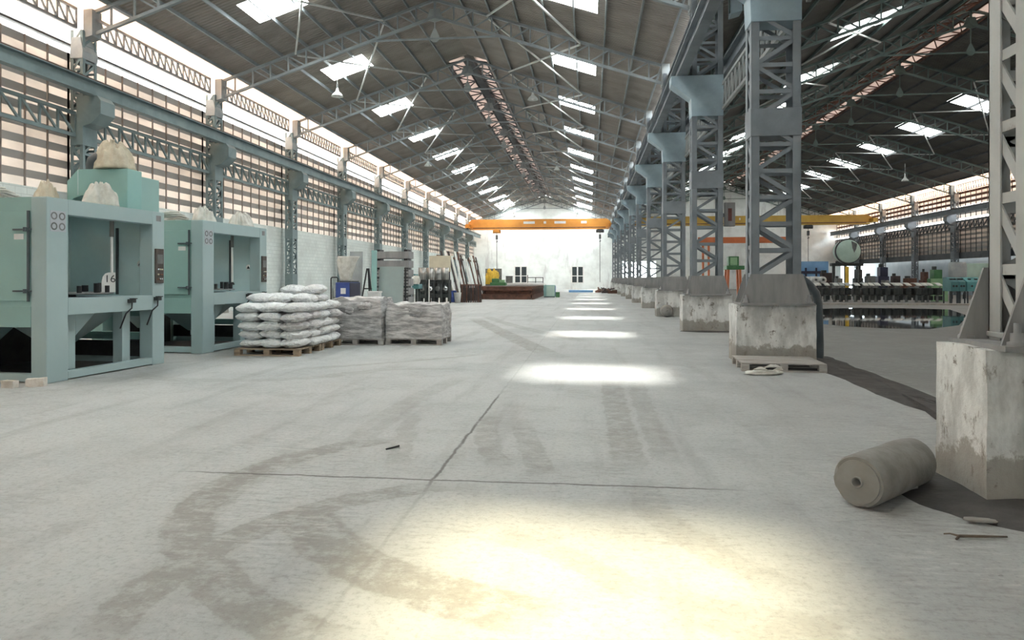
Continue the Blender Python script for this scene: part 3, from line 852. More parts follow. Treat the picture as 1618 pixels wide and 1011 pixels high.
mats = (M['steel_teal'], M['steel_teal'], M['steel_teal'], M['gusset'])
mats_l = (M['steel_teal'], M['steel_teal'], M['steel_pale'], M['gusset'])
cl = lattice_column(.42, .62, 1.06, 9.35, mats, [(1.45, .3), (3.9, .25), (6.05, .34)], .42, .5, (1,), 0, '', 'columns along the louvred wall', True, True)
pl = pier(.8, .95, 1.06, '', 'concrete piers along the louvred wall', 2)
for i, k in enumerate(range(1, NB)):
    lab = 'grey-green lattice column against the louvred wall, %s from the near end' % ORD[i]
    if i == 0: cl.location = (XL, Y(k), 0); cl['label'] = lab
    else: again(cl, (XL, Y(k), 0), lab)
    lab = 'low concrete pier against the louvred wall, %s from the near end' % ORD[i]
    if i == 0: pl.location = (XL, Y(k), 0); pl['label'] = lab
    else: again(pl, (XL, Y(k), 0), lab)
for o in cl.children:
    pass
mats = (M['steel_grey'], M['steel_grey'], M['steel_grey'], M['gusset'])
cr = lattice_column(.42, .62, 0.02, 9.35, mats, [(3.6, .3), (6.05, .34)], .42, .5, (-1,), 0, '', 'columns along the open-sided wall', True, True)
for i, k in enumerate(range(5, NB)):
    lab = 'dark lattice column beside the open-sided wall, %s from the near end' % ORD[i]
    if i == 0: cr.location = (XR, Y(k), 0); cr['label'] = lab
    else: again(cr, (XR, Y(k), 0), lab)

# ------------------------------------------------------------------ longitudinal lattice girders, one per bay
def bay_girder(name, L, z0, z1, n, mat, label, cat, group, bar=.05, chord=.09, y0=.33):
    t = thing(name, (0, 0, 0), label, cat, group)
    MB().bar((0, y0, z1), (0, L - y0, z1), chord).build('top_chord', mat, t)
    MB().bar((0, y0, z0), (0, L - y0, z0), chord).build('bottom_chord', mat, t)
    w = MB()
    LL = L - 2 * y0
    for i in range(n + 1):
        y = y0 + LL * i / n
        w.bar((0, y, z0), (0, y, z1), bar)
        if i < n: w.bar((0, y, z1), (0, y0 + LL * (i + 1) / n, z0), bar)
    w.build('web_lattice', mat, t)
    return t
def run(proto, x, ks, text, group):
    for i, k in enumerate(ks):
        lab = text % ORD[i]
        if i == 0: proto.location = (x, Y(k), 0); proto['label'] = lab
        else: again(proto, (x, Y(k), 0), lab)
run(bay_girder('eave_girder', 7.7, 9.42, 10.0, 18, M['steel_grey'], '', 'lattice girder', 'eave girders of the louvred wall', .05, .09), XL, range(1, NB),
    'fine lattice eave girder above the louvred wall, %s bay from the near end', 0)
run(bay_girder('tie_girder', 7.7, 6.02, 6.72, 10, M['steel_teal'], '', 'lattice girder', 'mid-height girders of the louvred wall', .06, .1), XL - .05, range(1, NB),
    'grey-green lattice girder halfway up the louvred wall, %s bay from the near end', 0)
run(bay_girder('tie_girder', 7.7, 6.3, 7.0, 16, M['steel_pale'], '', 'lattice girder', 'girders of the central row', .035, .08, .3), PX + .43, range(0, NB - 1),
    'pale lattice girder joining the central columns, %s bay from the near end', 0)
run(bay_girder('eave_girder', 7.7, 9.3, 9.9, 18, M['steel_pale'], '', 'lattice girder', 'eave girders of the open-sided wall', .04, .07), XR, range(5, NB),
    'fine lattice eave girder above the open-sided wall, %s bay from the near end', 0)
run(bay_girder('tie_girder', 7.7, 5.9, 6.6, 10, M['steel_dark'], '', 'lattice girder', 'mid-height girders of the open-sided wall', .06, .1), XR, range(5, NB),
    'dark lattice girder halfway up the open-sided wall, %s bay from the near end', 0)

# crane runway girders
for (x, y0, mat, lab) in ((XL + .52, Y(1) - 6, M['steel_teal'], 'long grey-green crane runway girder along the louvred wall'),
                          (PX - .72, Y(0) - 4, M['steel_grey'], 'long crane runway girder on the aisle side of the central columns'),
                          (PX + .57, Y(0) - 4, M['steel_grey'], 'long crane runway girder on the far side of the central columns'),
                          (XR - .52, Y(5) - 6, M['steel_grey'], 'long dark crane runway girder along the open-sided wall')):
    L = YF - .5 - y0
    t = thing('crane_runway_girder', (x, y0, 7.26), lab, 'runway girder')
    m = MB(); m.box(-.13, 0, 0, .13, L, .03); m.box(-.012, 0, .03, .012, L, .42); m.box(-.15, 0, .42, .15, L, .45)
    m.build('girder', mat, t)
    MB().box(-.03, 0, .45, .03, L, .53).build('rail', M['rusty'], t)

# ------------------------------------------------------------------ soil between the piers
def ground_patch(name, pts, z, mat, label, cat, amp=.02, n=26, kind='stuff'):
    """irregular flat patch of loose matter from an outline"""
    cx = sum(p[0] for p in pts) / len(pts); cy = sum(p[1] for p in pts) / len(pts)
    m = MB(); rings = 7
    out = []
    N_ = len(pts)
    for k in range(N_ * 6):
        i, f = k // 6, (k % 6) / 6
        a, b = pts[i], pts[(i + 1) % N_]
        x, y = a[0] + (b[0] - a[0]) * f, a[1] + (b[1] - a[1]) * f
        d = noise.noise(Vector((x * 2.3, y * 2.3, 3))) * .12
        out.append((x + d, y + d * .6))
    vs, fs = [(0, 0, z)], []
    for r in range(1, rings + 1):
        for (x, y) in out:
            f = r / rings
            px, py = (x - cx) * f, (y - cy) * f
            h = z * (1 - f ** 3) + amp * noise.noise(Vector((px * 3, py * 3, 1))) * (1 - f) + .004
            vs.append((px, py, h if r < rings else .001))
    c = len(out)
    for k in range(c): fs.append((0, 1 + k, 1 + (k + 1) % c))
    for r in range(rings - 1):
        for k in range(c):
            fs.append((1 + r * c + k, 1 + (r + 1) * c + k, 1 + (r + 1) * c + (k + 1) % c, 1 + r * c + (k + 1) % c))
    m.add(vs, fs, True)
    o = m.build(name, mat); o.location = (cx, cy, 0)
    tag(o, label, cat); o['kind'] = kind
    return o
ground_patch('soil_strip', [(3.72, 12.3), (3.70, 9.8), (3.68, 7.4), (3.62, 5.5), (4.15, 5.5), (4.25, 8.0), (4.42, 10.5), (4.5, 13.2), (4.2, 13.3)], .012, M['soil'], 'strip of dark damp soil running between the first two piers', 'soil')
ground_patch('soil_mound', [(2.32, 5.75), (2.12, 5.15), (2.25, 4.55), (2.62, 4.35), (3.2, 4.3), (4.0, 4.35), (4.3, 4.9), (4.3, 5.8), (3.4, 6.0)], .05, M['soil'], 'dark crumbled soil around the foot of the first pier', 'soil')
ground_patch('soil_patch', [(2.75, 12.3), (2.5, 12.15), (2.9, 11.6), (3.6, 11.7), (4.2, 11.6), (4.5, 12.3), (4.6, 13.9), (3.4, 13.8)], .012, M['soil'], 'dark soil around the foot of the second pier', 'soil')
ground_patch('soil_patch', [(2.6, 20.4), (2.5, 19.9), (3.2, 19.6), (4.2, 19.6), (4.5, 20.2), (4.3, 20.9)], .02, M['soil'], 'dark soil around the foot of the third pier', 'soil')
pud = [floor_pt(*p) for p in ((1298, 488), (1350, 486.5), (1420, 487), (1500, 489), (1530, 499), (1515, 514), (1470, 520), (1400, 519), (1340, 516), (1300, 512), (1288, 500))]
m = MB(); m.add([(p.x, p.y, .006) for p in pud], [tuple(range(len(pud)))[::-1]])
o = m.build('puddle', M['water']); tag(o, 'dark still puddle mirroring the row of black machines', 'puddle', kind='stuff')
o.data.flip_normals()
struct(MB().box(11.6, 41.0, 0, 22.6, 41.7, .09).build('trim_kerb', M['concrete']))

# ------------------------------------------------------------------ foreground pieces
A, B = Vector((1.74, 4.72, .175)), Vector((2.34, 5.32, .175))
d = (B - A)
t = thing('concrete_roller', (A.x, A.y, 0), 'concrete roller with a holed steel end lying beside the first pier', 'roller', rz=math.atan2(d.y, d.x) - PI / 2)
L = d.length
m = MB()
m.lathe([(.171, .03), (.172, .2), (.170, .45), (.172, .7), (.168, L - .02)], 48, (0, 0, .172), 'y')
for pr in ([(.16, .0), (.171, .03)], [(.168, L - .02), (.155, L)], [(.155, L), (.03, L)], [(.137, .004), (.16, .0)]):
    m.lathe(pr, 48, (0, 0, .172), 'y', False)
for i, v in enumerate(m.v):
    k = noise.noise(Vector(v) * 11)
    rr = math.hypot(v[0], v[2] - .172)
    if rr > .15 and k > .12:
        g = 1 - (.10 if v[1] < .01 else .02) * (k - .12) * 2
        m.v[i] = (v[0] * g, v[1] + (.012 * k if v[1] < .01 else 0), (v[2] - .172) * g + .172)
m.build('drum', M['roller'], t)
MB().lathe([(.034, -.008), (.139, -.008)], 48, (0, 0, .172), 'y', False).lathe([(.139, -.008), (.141, .006)], 48, (0, 0, .172), 'y').build('end_disc', M['rollcap'], t)
MB().lathe([(.028, .12), (.028, -.022), (.038, -.022), (.038, .02)], 24, (0, 0, .172), 'y').build('axle_tube', M['rollcap'], t)
MB().lathe([(0, .1), (.029, .1)], 16, (0, 0, .172), 'y').build('axle_bore', M['black'], t)

o = MB().tube([(0, 0, .012), (.03, .03, .02), (.16, .05, .016), (.31, .07, .012)], [.007, .009, .008, .005], 6)
o.tube([(.03, .03, .02), (.0, .07, .018), (-.03, .08, .012)], [.007, .005, .004], 5)
o = o.build('stick', M['stick']); o.location = (2.08, 4.19, 0); tag(o, 'thin dry forked stick on the floor in front of the first pier', 'stick')
o = MB().blob((0, 0, .012), (.085, .03, .012), 5, .25, 2, 8).build('shard', M['rollcap']); o.location = (2.37, 4.5, .012); o.rotation_euler = (0, 0, -.2)
tag(o, 'small pale concrete shard lying on the soil by the first pier', 'shard')
for (x, y, sx, lab) in ((2.2, 5.02, .06, 'thin pale wood chip lying on the soil between the roller and the first pier'),):
    o = MB().blob((0, 0, .01), (sx, .02, .01), 8, .25, 2, 8).build('wood_chip', M['wood_grey']); o.location = (x, y, .05); o.rotation_euler = (0, 0, .5); tag(o, lab, 'chip')
for i, ((x, y), s) in enumerate((((-7.92, 8.62), (.09, .055, .05)), ((-7.66, 8.78), (.11, .06, .055)))):
    o = MB().rough_box(-s[0], -s[1], 0, s[0], s[1], s[2] * 2, .05, .012, 9, i).build('brick_piece', M['brick']); o.location = (x, y, 0); o.rotation_euler = (0, 0, .3 * i)
    tag(o, ('broken pale brick lying apart from the blasting cabinet' if i == 0 else 'broken pale brick lying against the corner of the blasting cabinet'), 'brick')
m = MB()
for i in range(7):
    random.seed(i)
    p = Vector((random.uniform(-.22, .2), random.uniform(-.08, .08), .03 + .015 * i))
    q = p + Vector((random.uniform(.12, .25), random.uniform(-.08, .08), random.uniform(-.01, .03)))
    m.tube([p, (p + q) / 2 + Vector((0, 0, .02)), q], [.012, .025, .01], 6)
m.blob((0, 0, .03), (.26, .11, .035), 3, .5, 3, 10)
o = m.build('rag', M['cloth_white']); o.location = (2.68, 11.12, 0); tag(o, 'crumpled greyish rag on the floor before the pallet by the second pier', 'rag')
o = MB().tube([(0, 0, .01), (.05, .06, .012), (.08, .13, .01)], .008, 5).build('twig', M['black']); o.location = (-1.77, 5.85, 0); tag(o, 'short black twig lying on the open floor beside the long joint', 'twig')

# ------------------------------------------------------------------ pallets
def pallet(w, d, mat, label):
    t = thing('wooden_pallet', (0, 0, 0), label, 'pallet', 'wooden pallets')
    n = 7
    for i in range(n):
        x0 = -w / 2
        y = -d / 2 + d * (i + .5) / n
        MB().box(-w / 2, y - d / n * .42, .118, w / 2, y + d / n * .42, .14).build('deck_board', mat, t, .003)
    for sx in (-1, 0, 1):
        for sy in (-1, 0, 1):
            cx, cy = sx * (w / 2 - .06), sy * (d / 2 - .06)
            MB().box(cx - .06, cy - .06, .022, cx + .06, cy + .06, .118).build('block', mat, t, .003)
    for sy in (-1, 0, 1):
        cy = sy * (d / 2 - .06)
        MB().box(-w / 2, cy - .06, 0, w / 2, cy + .06, .022).build('base_board', mat, t, .003)
    return t
pa = pallet(1.32, 1.12, M['wood'], 'brown wooden pallet under the front half of the white sack pile')
pa.location = (-6.22, 13.25, 0)
again(pa, (-6.22, 14.4, 0), 'brown wooden pallet under the back half of the white sack pile')
pg = pallet(1.3, 1.1, M['wood_grey'], 'dusty wooden pallet under the wrapped load beside the sack pile'); pg.location = (-5.26, 15.55, 0)
again(pg, (-3.95, 15.7, 0), 'dusty wooden pallet under the wrapped load standing out in the aisle')
again(pg, (3.12, 11.98, 0), 'empty dusty wooden pallet lying in front of the second pier', R(-3))

# white sacks
protos = []
for i in range(4):
    m = MB(); vs = []; fs = []
    nu, nv = 18, 34
    for a in range(nu + 1):
        y = -1 + 2 * a / nu
        prof = max(0.0, 1 - abs(y) ** 5) ** .5
        flat = max(.22, (1 - abs(y) ** 3.6)) ** .75
        for b in range(nv):
            tt = 2 * PI * b / nv
            c, s_ = math.cos(tt), math.sin(tt)
            x = math.copysign(abs(c) ** .95, c) * (.8 + .2 * prof + .07 * (abs(y) > .9))
            z = math.copysign(abs(s_) ** .95, s_) * flat
            q = Vector((x * 1.6, y * 2.4, z * 1.1)) + Vector((i * 7.1, 3, i))
            k = 1 + .13 * noise.noise(q) + .10 * noise.noise(q * 2.6) + .05 * noise.noise(q * 5)
            vs.append((x * .228 * (1 + (k - 1) * .5), y * .285, z * .104 * k))
    for a in range(nu):
        for b in range(nv):
            fs.append((a * nv + b, a * nv + (b + 1) % nv, (a + 1) * nv + (b + 1) % nv, (a + 1) * nv + b))
    fs.append(tuple(range(nv))[::-1]); fs.append(tuple(range(nu * nv, (nu + 1) * nv)))
    m.add(vs, fs, True)
    protos.append(m.build('sack', M['sack'] if i < 3 else M['sack_grey']))
random.seed(11)
used = [False] * 4
lay = ['lowest', 'second', 'third', 'fourth', 'fifth', 'sixth', 'topmost']
rown = ['front', 'second', 'third', 'rear']
coln = ['machine-side', 'middle', 'aisle-side']
for r in range(4):
    for c in range(3):
        n = (5, 6, 7, 6)[r]
        if r == 2 and c == 0: n = 6
        if r == 0: n = 5 if c != 2 else 5
        if r == 3 and c == 2: n = 5
        for l in range(n):
            i = random.choice((0, 1, 2, 0, 1, 2, 3)) if c == 2 and l in (2, 3) else random.randrange(3)
            if c == 2 and r in (0, 1) and l in (1, 2, 3) and random.random() < .6: i = 3
            if used[i]: o = protos[i].copy(); COL.objects.link(o)
            else: o = protos[i]; used[i] = True
            side = c == 2 and r > 0 and l % 2 == 0
            o.location = (-6.66 + c * .44 + random.uniform(-.03, .03) + (.03 if l < 5 else -.05), 12.98 + r * .545 + random.uniform(-.05, .05) + (.06 if l > 4 else 0), .232 + l * .172 + random.uniform(-.006, .006))
            o.rotation_euler = (random.uniform(-.06, .06) + (PI if random.random() < .5 else 0), random.uniform(-.09, .09), random.uniform(-.16, .16))
            tag(o, 'white woven sack, %s layer of the pile, %s row, %s column' % (lay[l], rown[r], coln[c]), 'sack', 'white sacks piled on pallets')
for p, u in zip(protos, used):
    if not u: bpy.data.objects.remove(p)

# wrapped loads
def wrap_mat():
    m, nt = nodes('dusty_clear_stretch_wrap'); n = N(nt)
    v = n.coords((1, 1, 5))
    f = n.noise(v, 3.2, 7, .68)
    col = n.mix(n.ramp(f, .36, .66), (.26, .255, .25), (.62, .61, .60))
    col = n.mix(n.ramp(n.noise(v, 2.1, 8, .7), .58, .68), col, (.72, .72, .72))
    n.finish(col, .38, 0, n.noise(n.coords((1, 1, 3.4)), 5, 6, .65), .8, .03, .5)
    return m
M['wrap'] = wrap_mat()
def wrapped(w, d, h, seed, label, loc):
    def fn(p):
        q = Vector((p.x * 2.2, p.y * 2.2, p.z * 13)) + Vector((seed * 9, 0, 0))
        k = noise.noise(q) * .022 + abs(noise.noise(q * 2.1)) * .02
        c = Vector((p.x, p.y, 0))
        if c.length > 1e-4: p = p + c.normalized() * k
        if p.z > h * .8: p.z += noise.noise(Vector((p.x * 4 + seed, p.y * 4, 0))) * .06
        f = max(0, (p.z - h * .78) / (h * .22))
        p.x *= 1 - .07 * f; p.y *= 1 - .07 * f
        return p
    t = thing('wrapped_load', loc, label, 'wrapped load', 'plastic wrapped pallet loads')
    MB().rough_box(-w / 2, -d / 2, .142, w / 2, d / 2, h, .035, .012, 5, seed, True, fn).build('wrap', M['wrap'], t)
    m = MB()
    for k in range(3):
        random.seed(seed * 5 + k)
        x = random.uniform(-w * .35, w * .4)
        m.blob((x, -d / 2 - .005, h * random.uniform(.72, .86)), (.09, .03, .08), seed + k, .5, 3, 10)
    m.build('knotted_wrap', M['wrap'], t)
    return t
wrapped(1.2, 1.08, 1.05, 1, 'taller grey plastic wrapped load on the pallet beside the sacks', (-5.26, 15.55, 0))
wrapped(1.28, 1.08, .92, 2, 'lower grey plastic wrapped load on the pallet out in the aisle', (-3.95, 15.7, 0))

# ------------------------------------------------------------------ blasting cabinets
def cabinet(label, number):
    t = thing('blasting_cabinet', (0, 0, 0), label, 'blasting machine', 'sea green blasting cabinets')
    W, D, Z = 2.5, 2.47, 2.67
    f, c = M['cab_front'], M['cab']
    for (x0, x1, y0, y1) in ((-.26, 0, 0, .38), (-.26, 0, 2.17, D), (-W, -W + .26, 0, .3), (-W, -W + .26, 2.2, D)):
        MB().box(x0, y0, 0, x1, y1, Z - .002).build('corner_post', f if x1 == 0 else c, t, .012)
    MB().box(-.2, .38, 2.44, -.003, 2.17, Z - .003).build('top_fascia', f, t, .006)
    MB().box(-.3, .38, .96, -.003, 2.17, 1.21).build('front_beam', f, t, .006)
    m = MB()
    m.box(-W + .26, .012, .83, -.26, .05, Z - .004)
    m.box(-W + .26, D - .05, .83, -.26, D - .012, Z - .004)
    m.box(-W + .01, .3, .83, -W + .05, 2.2, Z - .004)
    for q in ((-W + .02, .02, -1.9, D - .02), (-.6, .02, -.02, D - .02), (-1.9, .02, -.6, .3), (-1.9, 1.9, -.6, D - .02)): m.box(q[0], q[1], Z - .05, q[2], q[3], Z)  # top left open over the chamber so more light falls in
    m.build('housing', c, t)
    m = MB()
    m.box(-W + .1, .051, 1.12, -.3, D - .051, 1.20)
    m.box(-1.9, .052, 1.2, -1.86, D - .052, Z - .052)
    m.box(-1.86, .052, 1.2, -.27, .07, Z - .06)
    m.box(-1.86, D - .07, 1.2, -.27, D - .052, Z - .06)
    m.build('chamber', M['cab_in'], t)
    MB().box(-.26, .38, 1.21, -.22, .44, 2.44).build('curtain_rail', M['black'], t)
    MB().box(-.9, D - .1, 1.22, -.86, D - .07, 2.4).build('curtain_rail', M['steel_dark'], t)
    MB().box(-1.84, .62, 1.22, -1.8, .68, 2.4).build('curtain_rail', M['black'], t)
    # door on the side towards the yard end
    dr = MB().box(-1.95, -.02, 1.18, -.29, .012, 2.46).build('door', c, t, .006)
    MB().box(-.305, -.026, 1.17, -.275, -.004, 2.47).build('door_seal', M['pipe'], dr)
    for z in (1.32, 2.2):
        h = MB(); h.box(-.52, -.05, z - .012, -.22, -.026, z + .012); h.cyl((-.3, -.06, z - .03), (-.3, -.06, z + .03), .025, 10)
        h.build('latch', M['pipe'], dr)
    MB().box(-.52, -.024, 2.06, -.36, -.02, 2.14).build('door_label', M['white'], dr)
    MB().box(-W + .26, -.004, .8, -.26, .012, 1.1).build('side_beam', c, t, .004)
    # lance and turntable
    MB().cyl((-.42, 1.72, 2.2), (-.42, 1.72, 2.6), .035, 10).build('lance_holder', M['machine_grey'], t)
    MB().cyl((-.42, 1.72, 1.42), (-.42, 1.72, 2.2), .022, 10).build('lance', M['white'], t)
    MB().lathe([(0, 1.42), (.03, 1.42), (.05, 1.38), (.05, 1.36), (0, 1.36)], 12, (-.42, 1.72, 0)).build('nozzle', M['black'], t)
    tt = MB().lathe([(0, 1.275), (.74, 1.275), (.74, 1.25), (.2, 1.245), (.2, 1.2)], 40, (-.9, 1.2, 0)).build('turntable', M['machine_grey'], t)
    for k in range(14):
        a = 2 * PI * k / 14
        x, y = -.9 + .66 * math.cos(a), 1.2 + .66 * math.sin(a)
        g = MB(); hh = .11 if k % 3 else .15
        g.cyl((x, y, 1.275), (x, y, 1.275 + hh), .035 if k % 4 else .05, 10)
        g.build('work_peg', M['black'], tt)
    # stickers
    s = MB().lathe([(0, 0), (.065, 0), (.065, .004)], 20, (0, 0, 0), 'y').build('warning_sticker', M['white'], t, loc=(-.42, D - .078, 1.76))
    MB().prism([(-.04, -.004, -.03), (.04, -.004, -.03), (0, -.004, .04)], (0, .002, 0)).build('warning_triangle', M['black'], s)
    s = MB().box(0, .06, 2.18, .003, .33, 2.48).build('notice_sticker', M['sticker'], t)
    for (y, z) in ((.125, 2.405), (.265, 2.405), (.125, 2.255), (.265, 2.255)):
        MB().lathe([(.036, .004), (.056, .004), (.056, .006), (.036, .006), (.036, .004)], 20, (0, y, z), 'x', False).build('notice_ring', M['machine_grey'], s)
    MB().box(0, 2.26, 2.5, .003, 2.38, 2.6).build('rating_plate', M['gusset'], t)
    # control panel
    p = MB().box(-.01, 2.22, 1.42, .03, 2.42, 2.02).build('control_panel', pm('dark_brown_panel_' + number, (.10, .085, .075)), t, .006)
    MB().box(.03, 2.25, 1.76, .034, 2.39, 1.92).build('screen', M['machine_grey'], p)
    for j, z in enumerate((1.66, 1.57, 1.49)):
        for y in (2.27, 2.32, 2.37):
            MB().lathe([(0, .045), (.014, .045), (.014, .03)], 10, (0, y, z), 'x').build('button', (M['beige'], M['rusty'], M['chrome'])[(j + int(y * 100)) % 3], p)
    # underside: hoppers, ducts, base rails
    def hop(cx, cy, rx, ry, zt, zb):
        m = MB(); e = .09
        vs = [(cx - rx, cy - ry, zt), (cx + rx, cy - ry, zt), (cx + rx, cy + ry, zt), (cx - rx, cy + ry, zt), (cx - e, cy - e, zb), (cx + e, cy - e, zb), (cx + e, cy + e, zb), (cx - e, cy + e, zb)]
        m.add(vs, [(0, 1, 2, 3), (7, 6, 5, 4), (0, 4, 5, 1), (1, 5, 6, 2), (2, 6, 7, 3), (3, 7, 4, 0)])
        m.box(cx - .06, cy - .06, zb - .1, cx + .06, cy + .06, zb)
        return m
    hop(-1.1, 1.35, .75, .78, 1.1, .36).build('hopper', M['cab_front'], t)
    hop(-1.85, .72, .45, .6, 1.1, .45).build('hopper', M['cab_front'], t)
    m = MB(); m.box(-.42, .55, .12, -.22, .75, .96); m.tube([(-.32, .65, .12), (-.32, .65, .05)], [.1, .06], 14)
    m.prism([(-.42, .75, .96), (-.42, 1.15, .96), (-.42, .75, .62)], (.2, 0, 0))
    m.build('drop_duct', f, t, .01)
    MB().box(-.4, 1.72, 0, -.22, 1.9, .97).build('inner_post', f, t, .006)
    for (x0, x1, y0, y1) in ((-.14, -.004, .38, 2.17), (-W + .26, -.26, .02, .14), (-W + .26, -.26, D - .14, D - .02), (-W + .01, -W + .12, .3, 2.2)):
        MB().box(x0, y0, .02, x1, y1, .13).build('base_rail', f, t, .004)
    MB().box(-W + .26, D - .1, .42, -.26, D - .04, .55).build('cross_rail', M['cab_light'], t)
    m = MB(); m.box(-2.32, .3, .02, -2.28, D - .3, .84); m.box(-2.28, D - .24, .14, -.3, D - .2, .41); m.box(-2.28, .2, .012, -.2, D - .2, .03)
    m.build('underside_black_sheets', M['black'], t)  # black sheets added to darken the space under the cabinet
    # foot switch boxes and cables on the beam
    for (y, z) in ((1.62, 1.13), (2.24, 1.15)):
        h = MB(); h.box(0, y - .05, z - .03, .09, y + .05, z + .03); h.box(.02, y - .03, z + .03, .11, y + .06, z + .045)
        h = h.build('clamp_lever', M['machine_black'], t, .006)
        MB().tube([(.05, y, z - .03), (.06, y - .02, z - .12), (.02, y - .1, z - .2), (-.04, y - .16, z - .45)], .012, 6).build('cable', M['black'], h)
    if number == '16':
        pl = MB().prism([(-.10, 0, 1.275), (.10, 0, 1.275), (.10, 0, 1.6), (.0, 0, 1.6), (-.05, 0, 1.58), (-.085, 0, 1.53), (-.10, 0, 1.45)], (0, .012, 0)).build('number_plate', M['white'], t)
        pl.rotation_euler = (0, 0, R(52)); pl.location = (-.29, 1.5, 0)
        fc = bpy.data.curves.new('number_lettering', 'FONT'); fc.body = '16'; fc.size = .17; fc.align_x = 'CENTER'; fc.extrude = .001
        fc.materials.append(M['steel_dark'])
        tmp = bpy.data.objects.new('tmp_text', fc); COL.objects.link(tmp)
        bpy.context.view_layer.update()
        me = bpy.data.meshes.new_from_object(tmp.evaluated_get(bpy.context.evaluated_depsgraph_get()))
        bpy.data.objects.remove(tmp)
        fo = bpy.data.objects.new('number_lettering', me); COL.objects.link(fo); fo.parent = pl
        fo.location = (.02, -.004, 1.44); fo.rotation_euler = (R(90), 0, 0)
    return t
cb1 = cabinet('sea green blasting cabinet with a plate numbered 16 on its turntable', '16')
cb1.location = (-7.68, 8.98, 0); cb1.rotation_euler = (0, 0, R(-4))
cb2 = cabinet('sea green blasting cabinet half hidden behind the pile of white sacks', '17')
cb2.location = (-7.66, 12.92, 0); cb2.rotation_euler = (0, 0, R(-3))

# things lying on top of the cabinets
t = thing('dust_collector', (-7.82, 10.9, 2.675), 'pale green dust collector box standing on the cabinet numbered 16', 'dust collector')
m = MB(); m.prism([(-1.12, 0, .50), (-.92, 0, .70), (0, 0, .70), (0, 0, 0), (-.33, 0, 0), (-.36, 0, .12), (-.45, 0, .2), (-.6, 0, .25), (-.85, 0, .25), (-1.0, 0, .2), (-1.12, 0, .05)], (0, .38, 0))
m.build('casing', M['cab_light'], t, .01)
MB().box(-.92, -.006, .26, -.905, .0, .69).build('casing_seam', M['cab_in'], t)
MB().box(-1.1, .38, 0, -.02, .9, .62).build('rear_casing', M['cab'], t, .01)
m = MB(); m.tube([(-.75, .2, .70), (-.75, .2, .78), (-.72, .18, .85), (-.62, .16, .9), (-.52, .15, .9)], [.14, .14, .14, .135, .13], 18)
m.build('elbow_pipe', M['pipe'], t)
def cloth(x, y, z, s, seed, mat, label, amp=.22, fold=.22):
    m = MB(); nr, na = 22, 72
    vs = []
    for q in range(nr + 1):
        fr = q / nr
        for a in range(na):
            th = 2 * PI * a / na
            d = Vector((math.cos(th), math.sin(th), 0))
            w1 = noise.noise(d * 1.3 + Vector((seed * 3.3, seed, fr * .8)))
            w2 = noise.noise(d * 3.6 + Vector((seed, seed * 2.2, fr * 1.6)))
            ridge = 1 - 2 * abs(noise.noise(d * 2.6 + Vector((seed * 1.7, 5, fr * 2.2))))
            rad = (fr ** .75) * (1 + .26 * w1 + .12 * w2 + .10 * ridge * fr)
            zz = 2 * s[2] * max(0, 1 - fr ** 2.4) * (1 + .22 * w1 + .30 * (ridge - .5) * fr + .12 * w2)
            zz *= 1 + .3 * noise.noise(Vector((rad * d.x * 3 + seed, rad * d.y * 3, seed)))
            lean = .35 * zz * (noise.noise(Vector((seed, 1, 1))))
            vs.append((rad * d.x * s[0] * 1.12 + lean, rad * d.y * s[1] * 1.12, zz + .006))
    for q in range(nr):
        for a in range(na):
            m.f.append([q * na + a, (q + 1) * na + a, (q + 1) * na + (a + 1) % na, q * na + (a + 1) % na]); m.s.append(True)
    m.v = vs
    base_ = [(nr * na + a) for a in range(na)]
    m.f.append(base_[::-1]); m.s.append(False)
    o = m.build('cloth_bundle', mat)
    o.location = (x, y, z); tag(o, label, 'cloth', 'cloth bundles on the blasting cabinets')
cloth(-8.17, 11.06, 3.378, (.27, .22, .22), 1, M['cloth'], 'big cream cloth bundle on top of the pale green dust collector')
cloth(-8.02, 10.5, 2.675, (.27, .2, .17), 2, M['cloth_white'], 'whitish cloth bundle on the cabinet edge in front of the dust collector')
cloth(-9.02, 10.55, 2.675, (.2, .2, .2), 3, M['cloth'], 'cream cloth lump beside the closed end of the dust collector')
p = at(321, 346, 13.9); cloth(p.x, 13.9, 2.675, (.22, .24, .16), 4, M['cloth_white'], 'creased whitish cloth bundle at the near corner of the second cabinet top')
p = at(381, 352, 14.9); cloth(p.x, 14.9, 2.675, (.2, .24, .15), 5, M['cloth_white'], 'creased whitish cloth bundle at the far end of the second cabinet top')
for (x, y, r, lab) in ((-9.3, 9.7, .42, 'loose coil of pale hose on top of the cabinet numbered 16'), (-9.0, 13.6, .5, 'loose coil of pale hose on top of the second cabinet')):
    m = MB(); pts = []
    for k in range(60):
        a = k * .42
        rr = r * (1 + .12 * math.sin(k * .9))
        pts.append((rr * math.cos(a), rr * .7 * math.sin(a), .03 + .0022 * k + .05 * abs(math.sin(k * .83))))
    m.tube(pts, .02, 6)
    o = m.build('hose_coil', M['cloth_white']); o.location = (x, y, 2.675); tag(o, lab, 'hose')

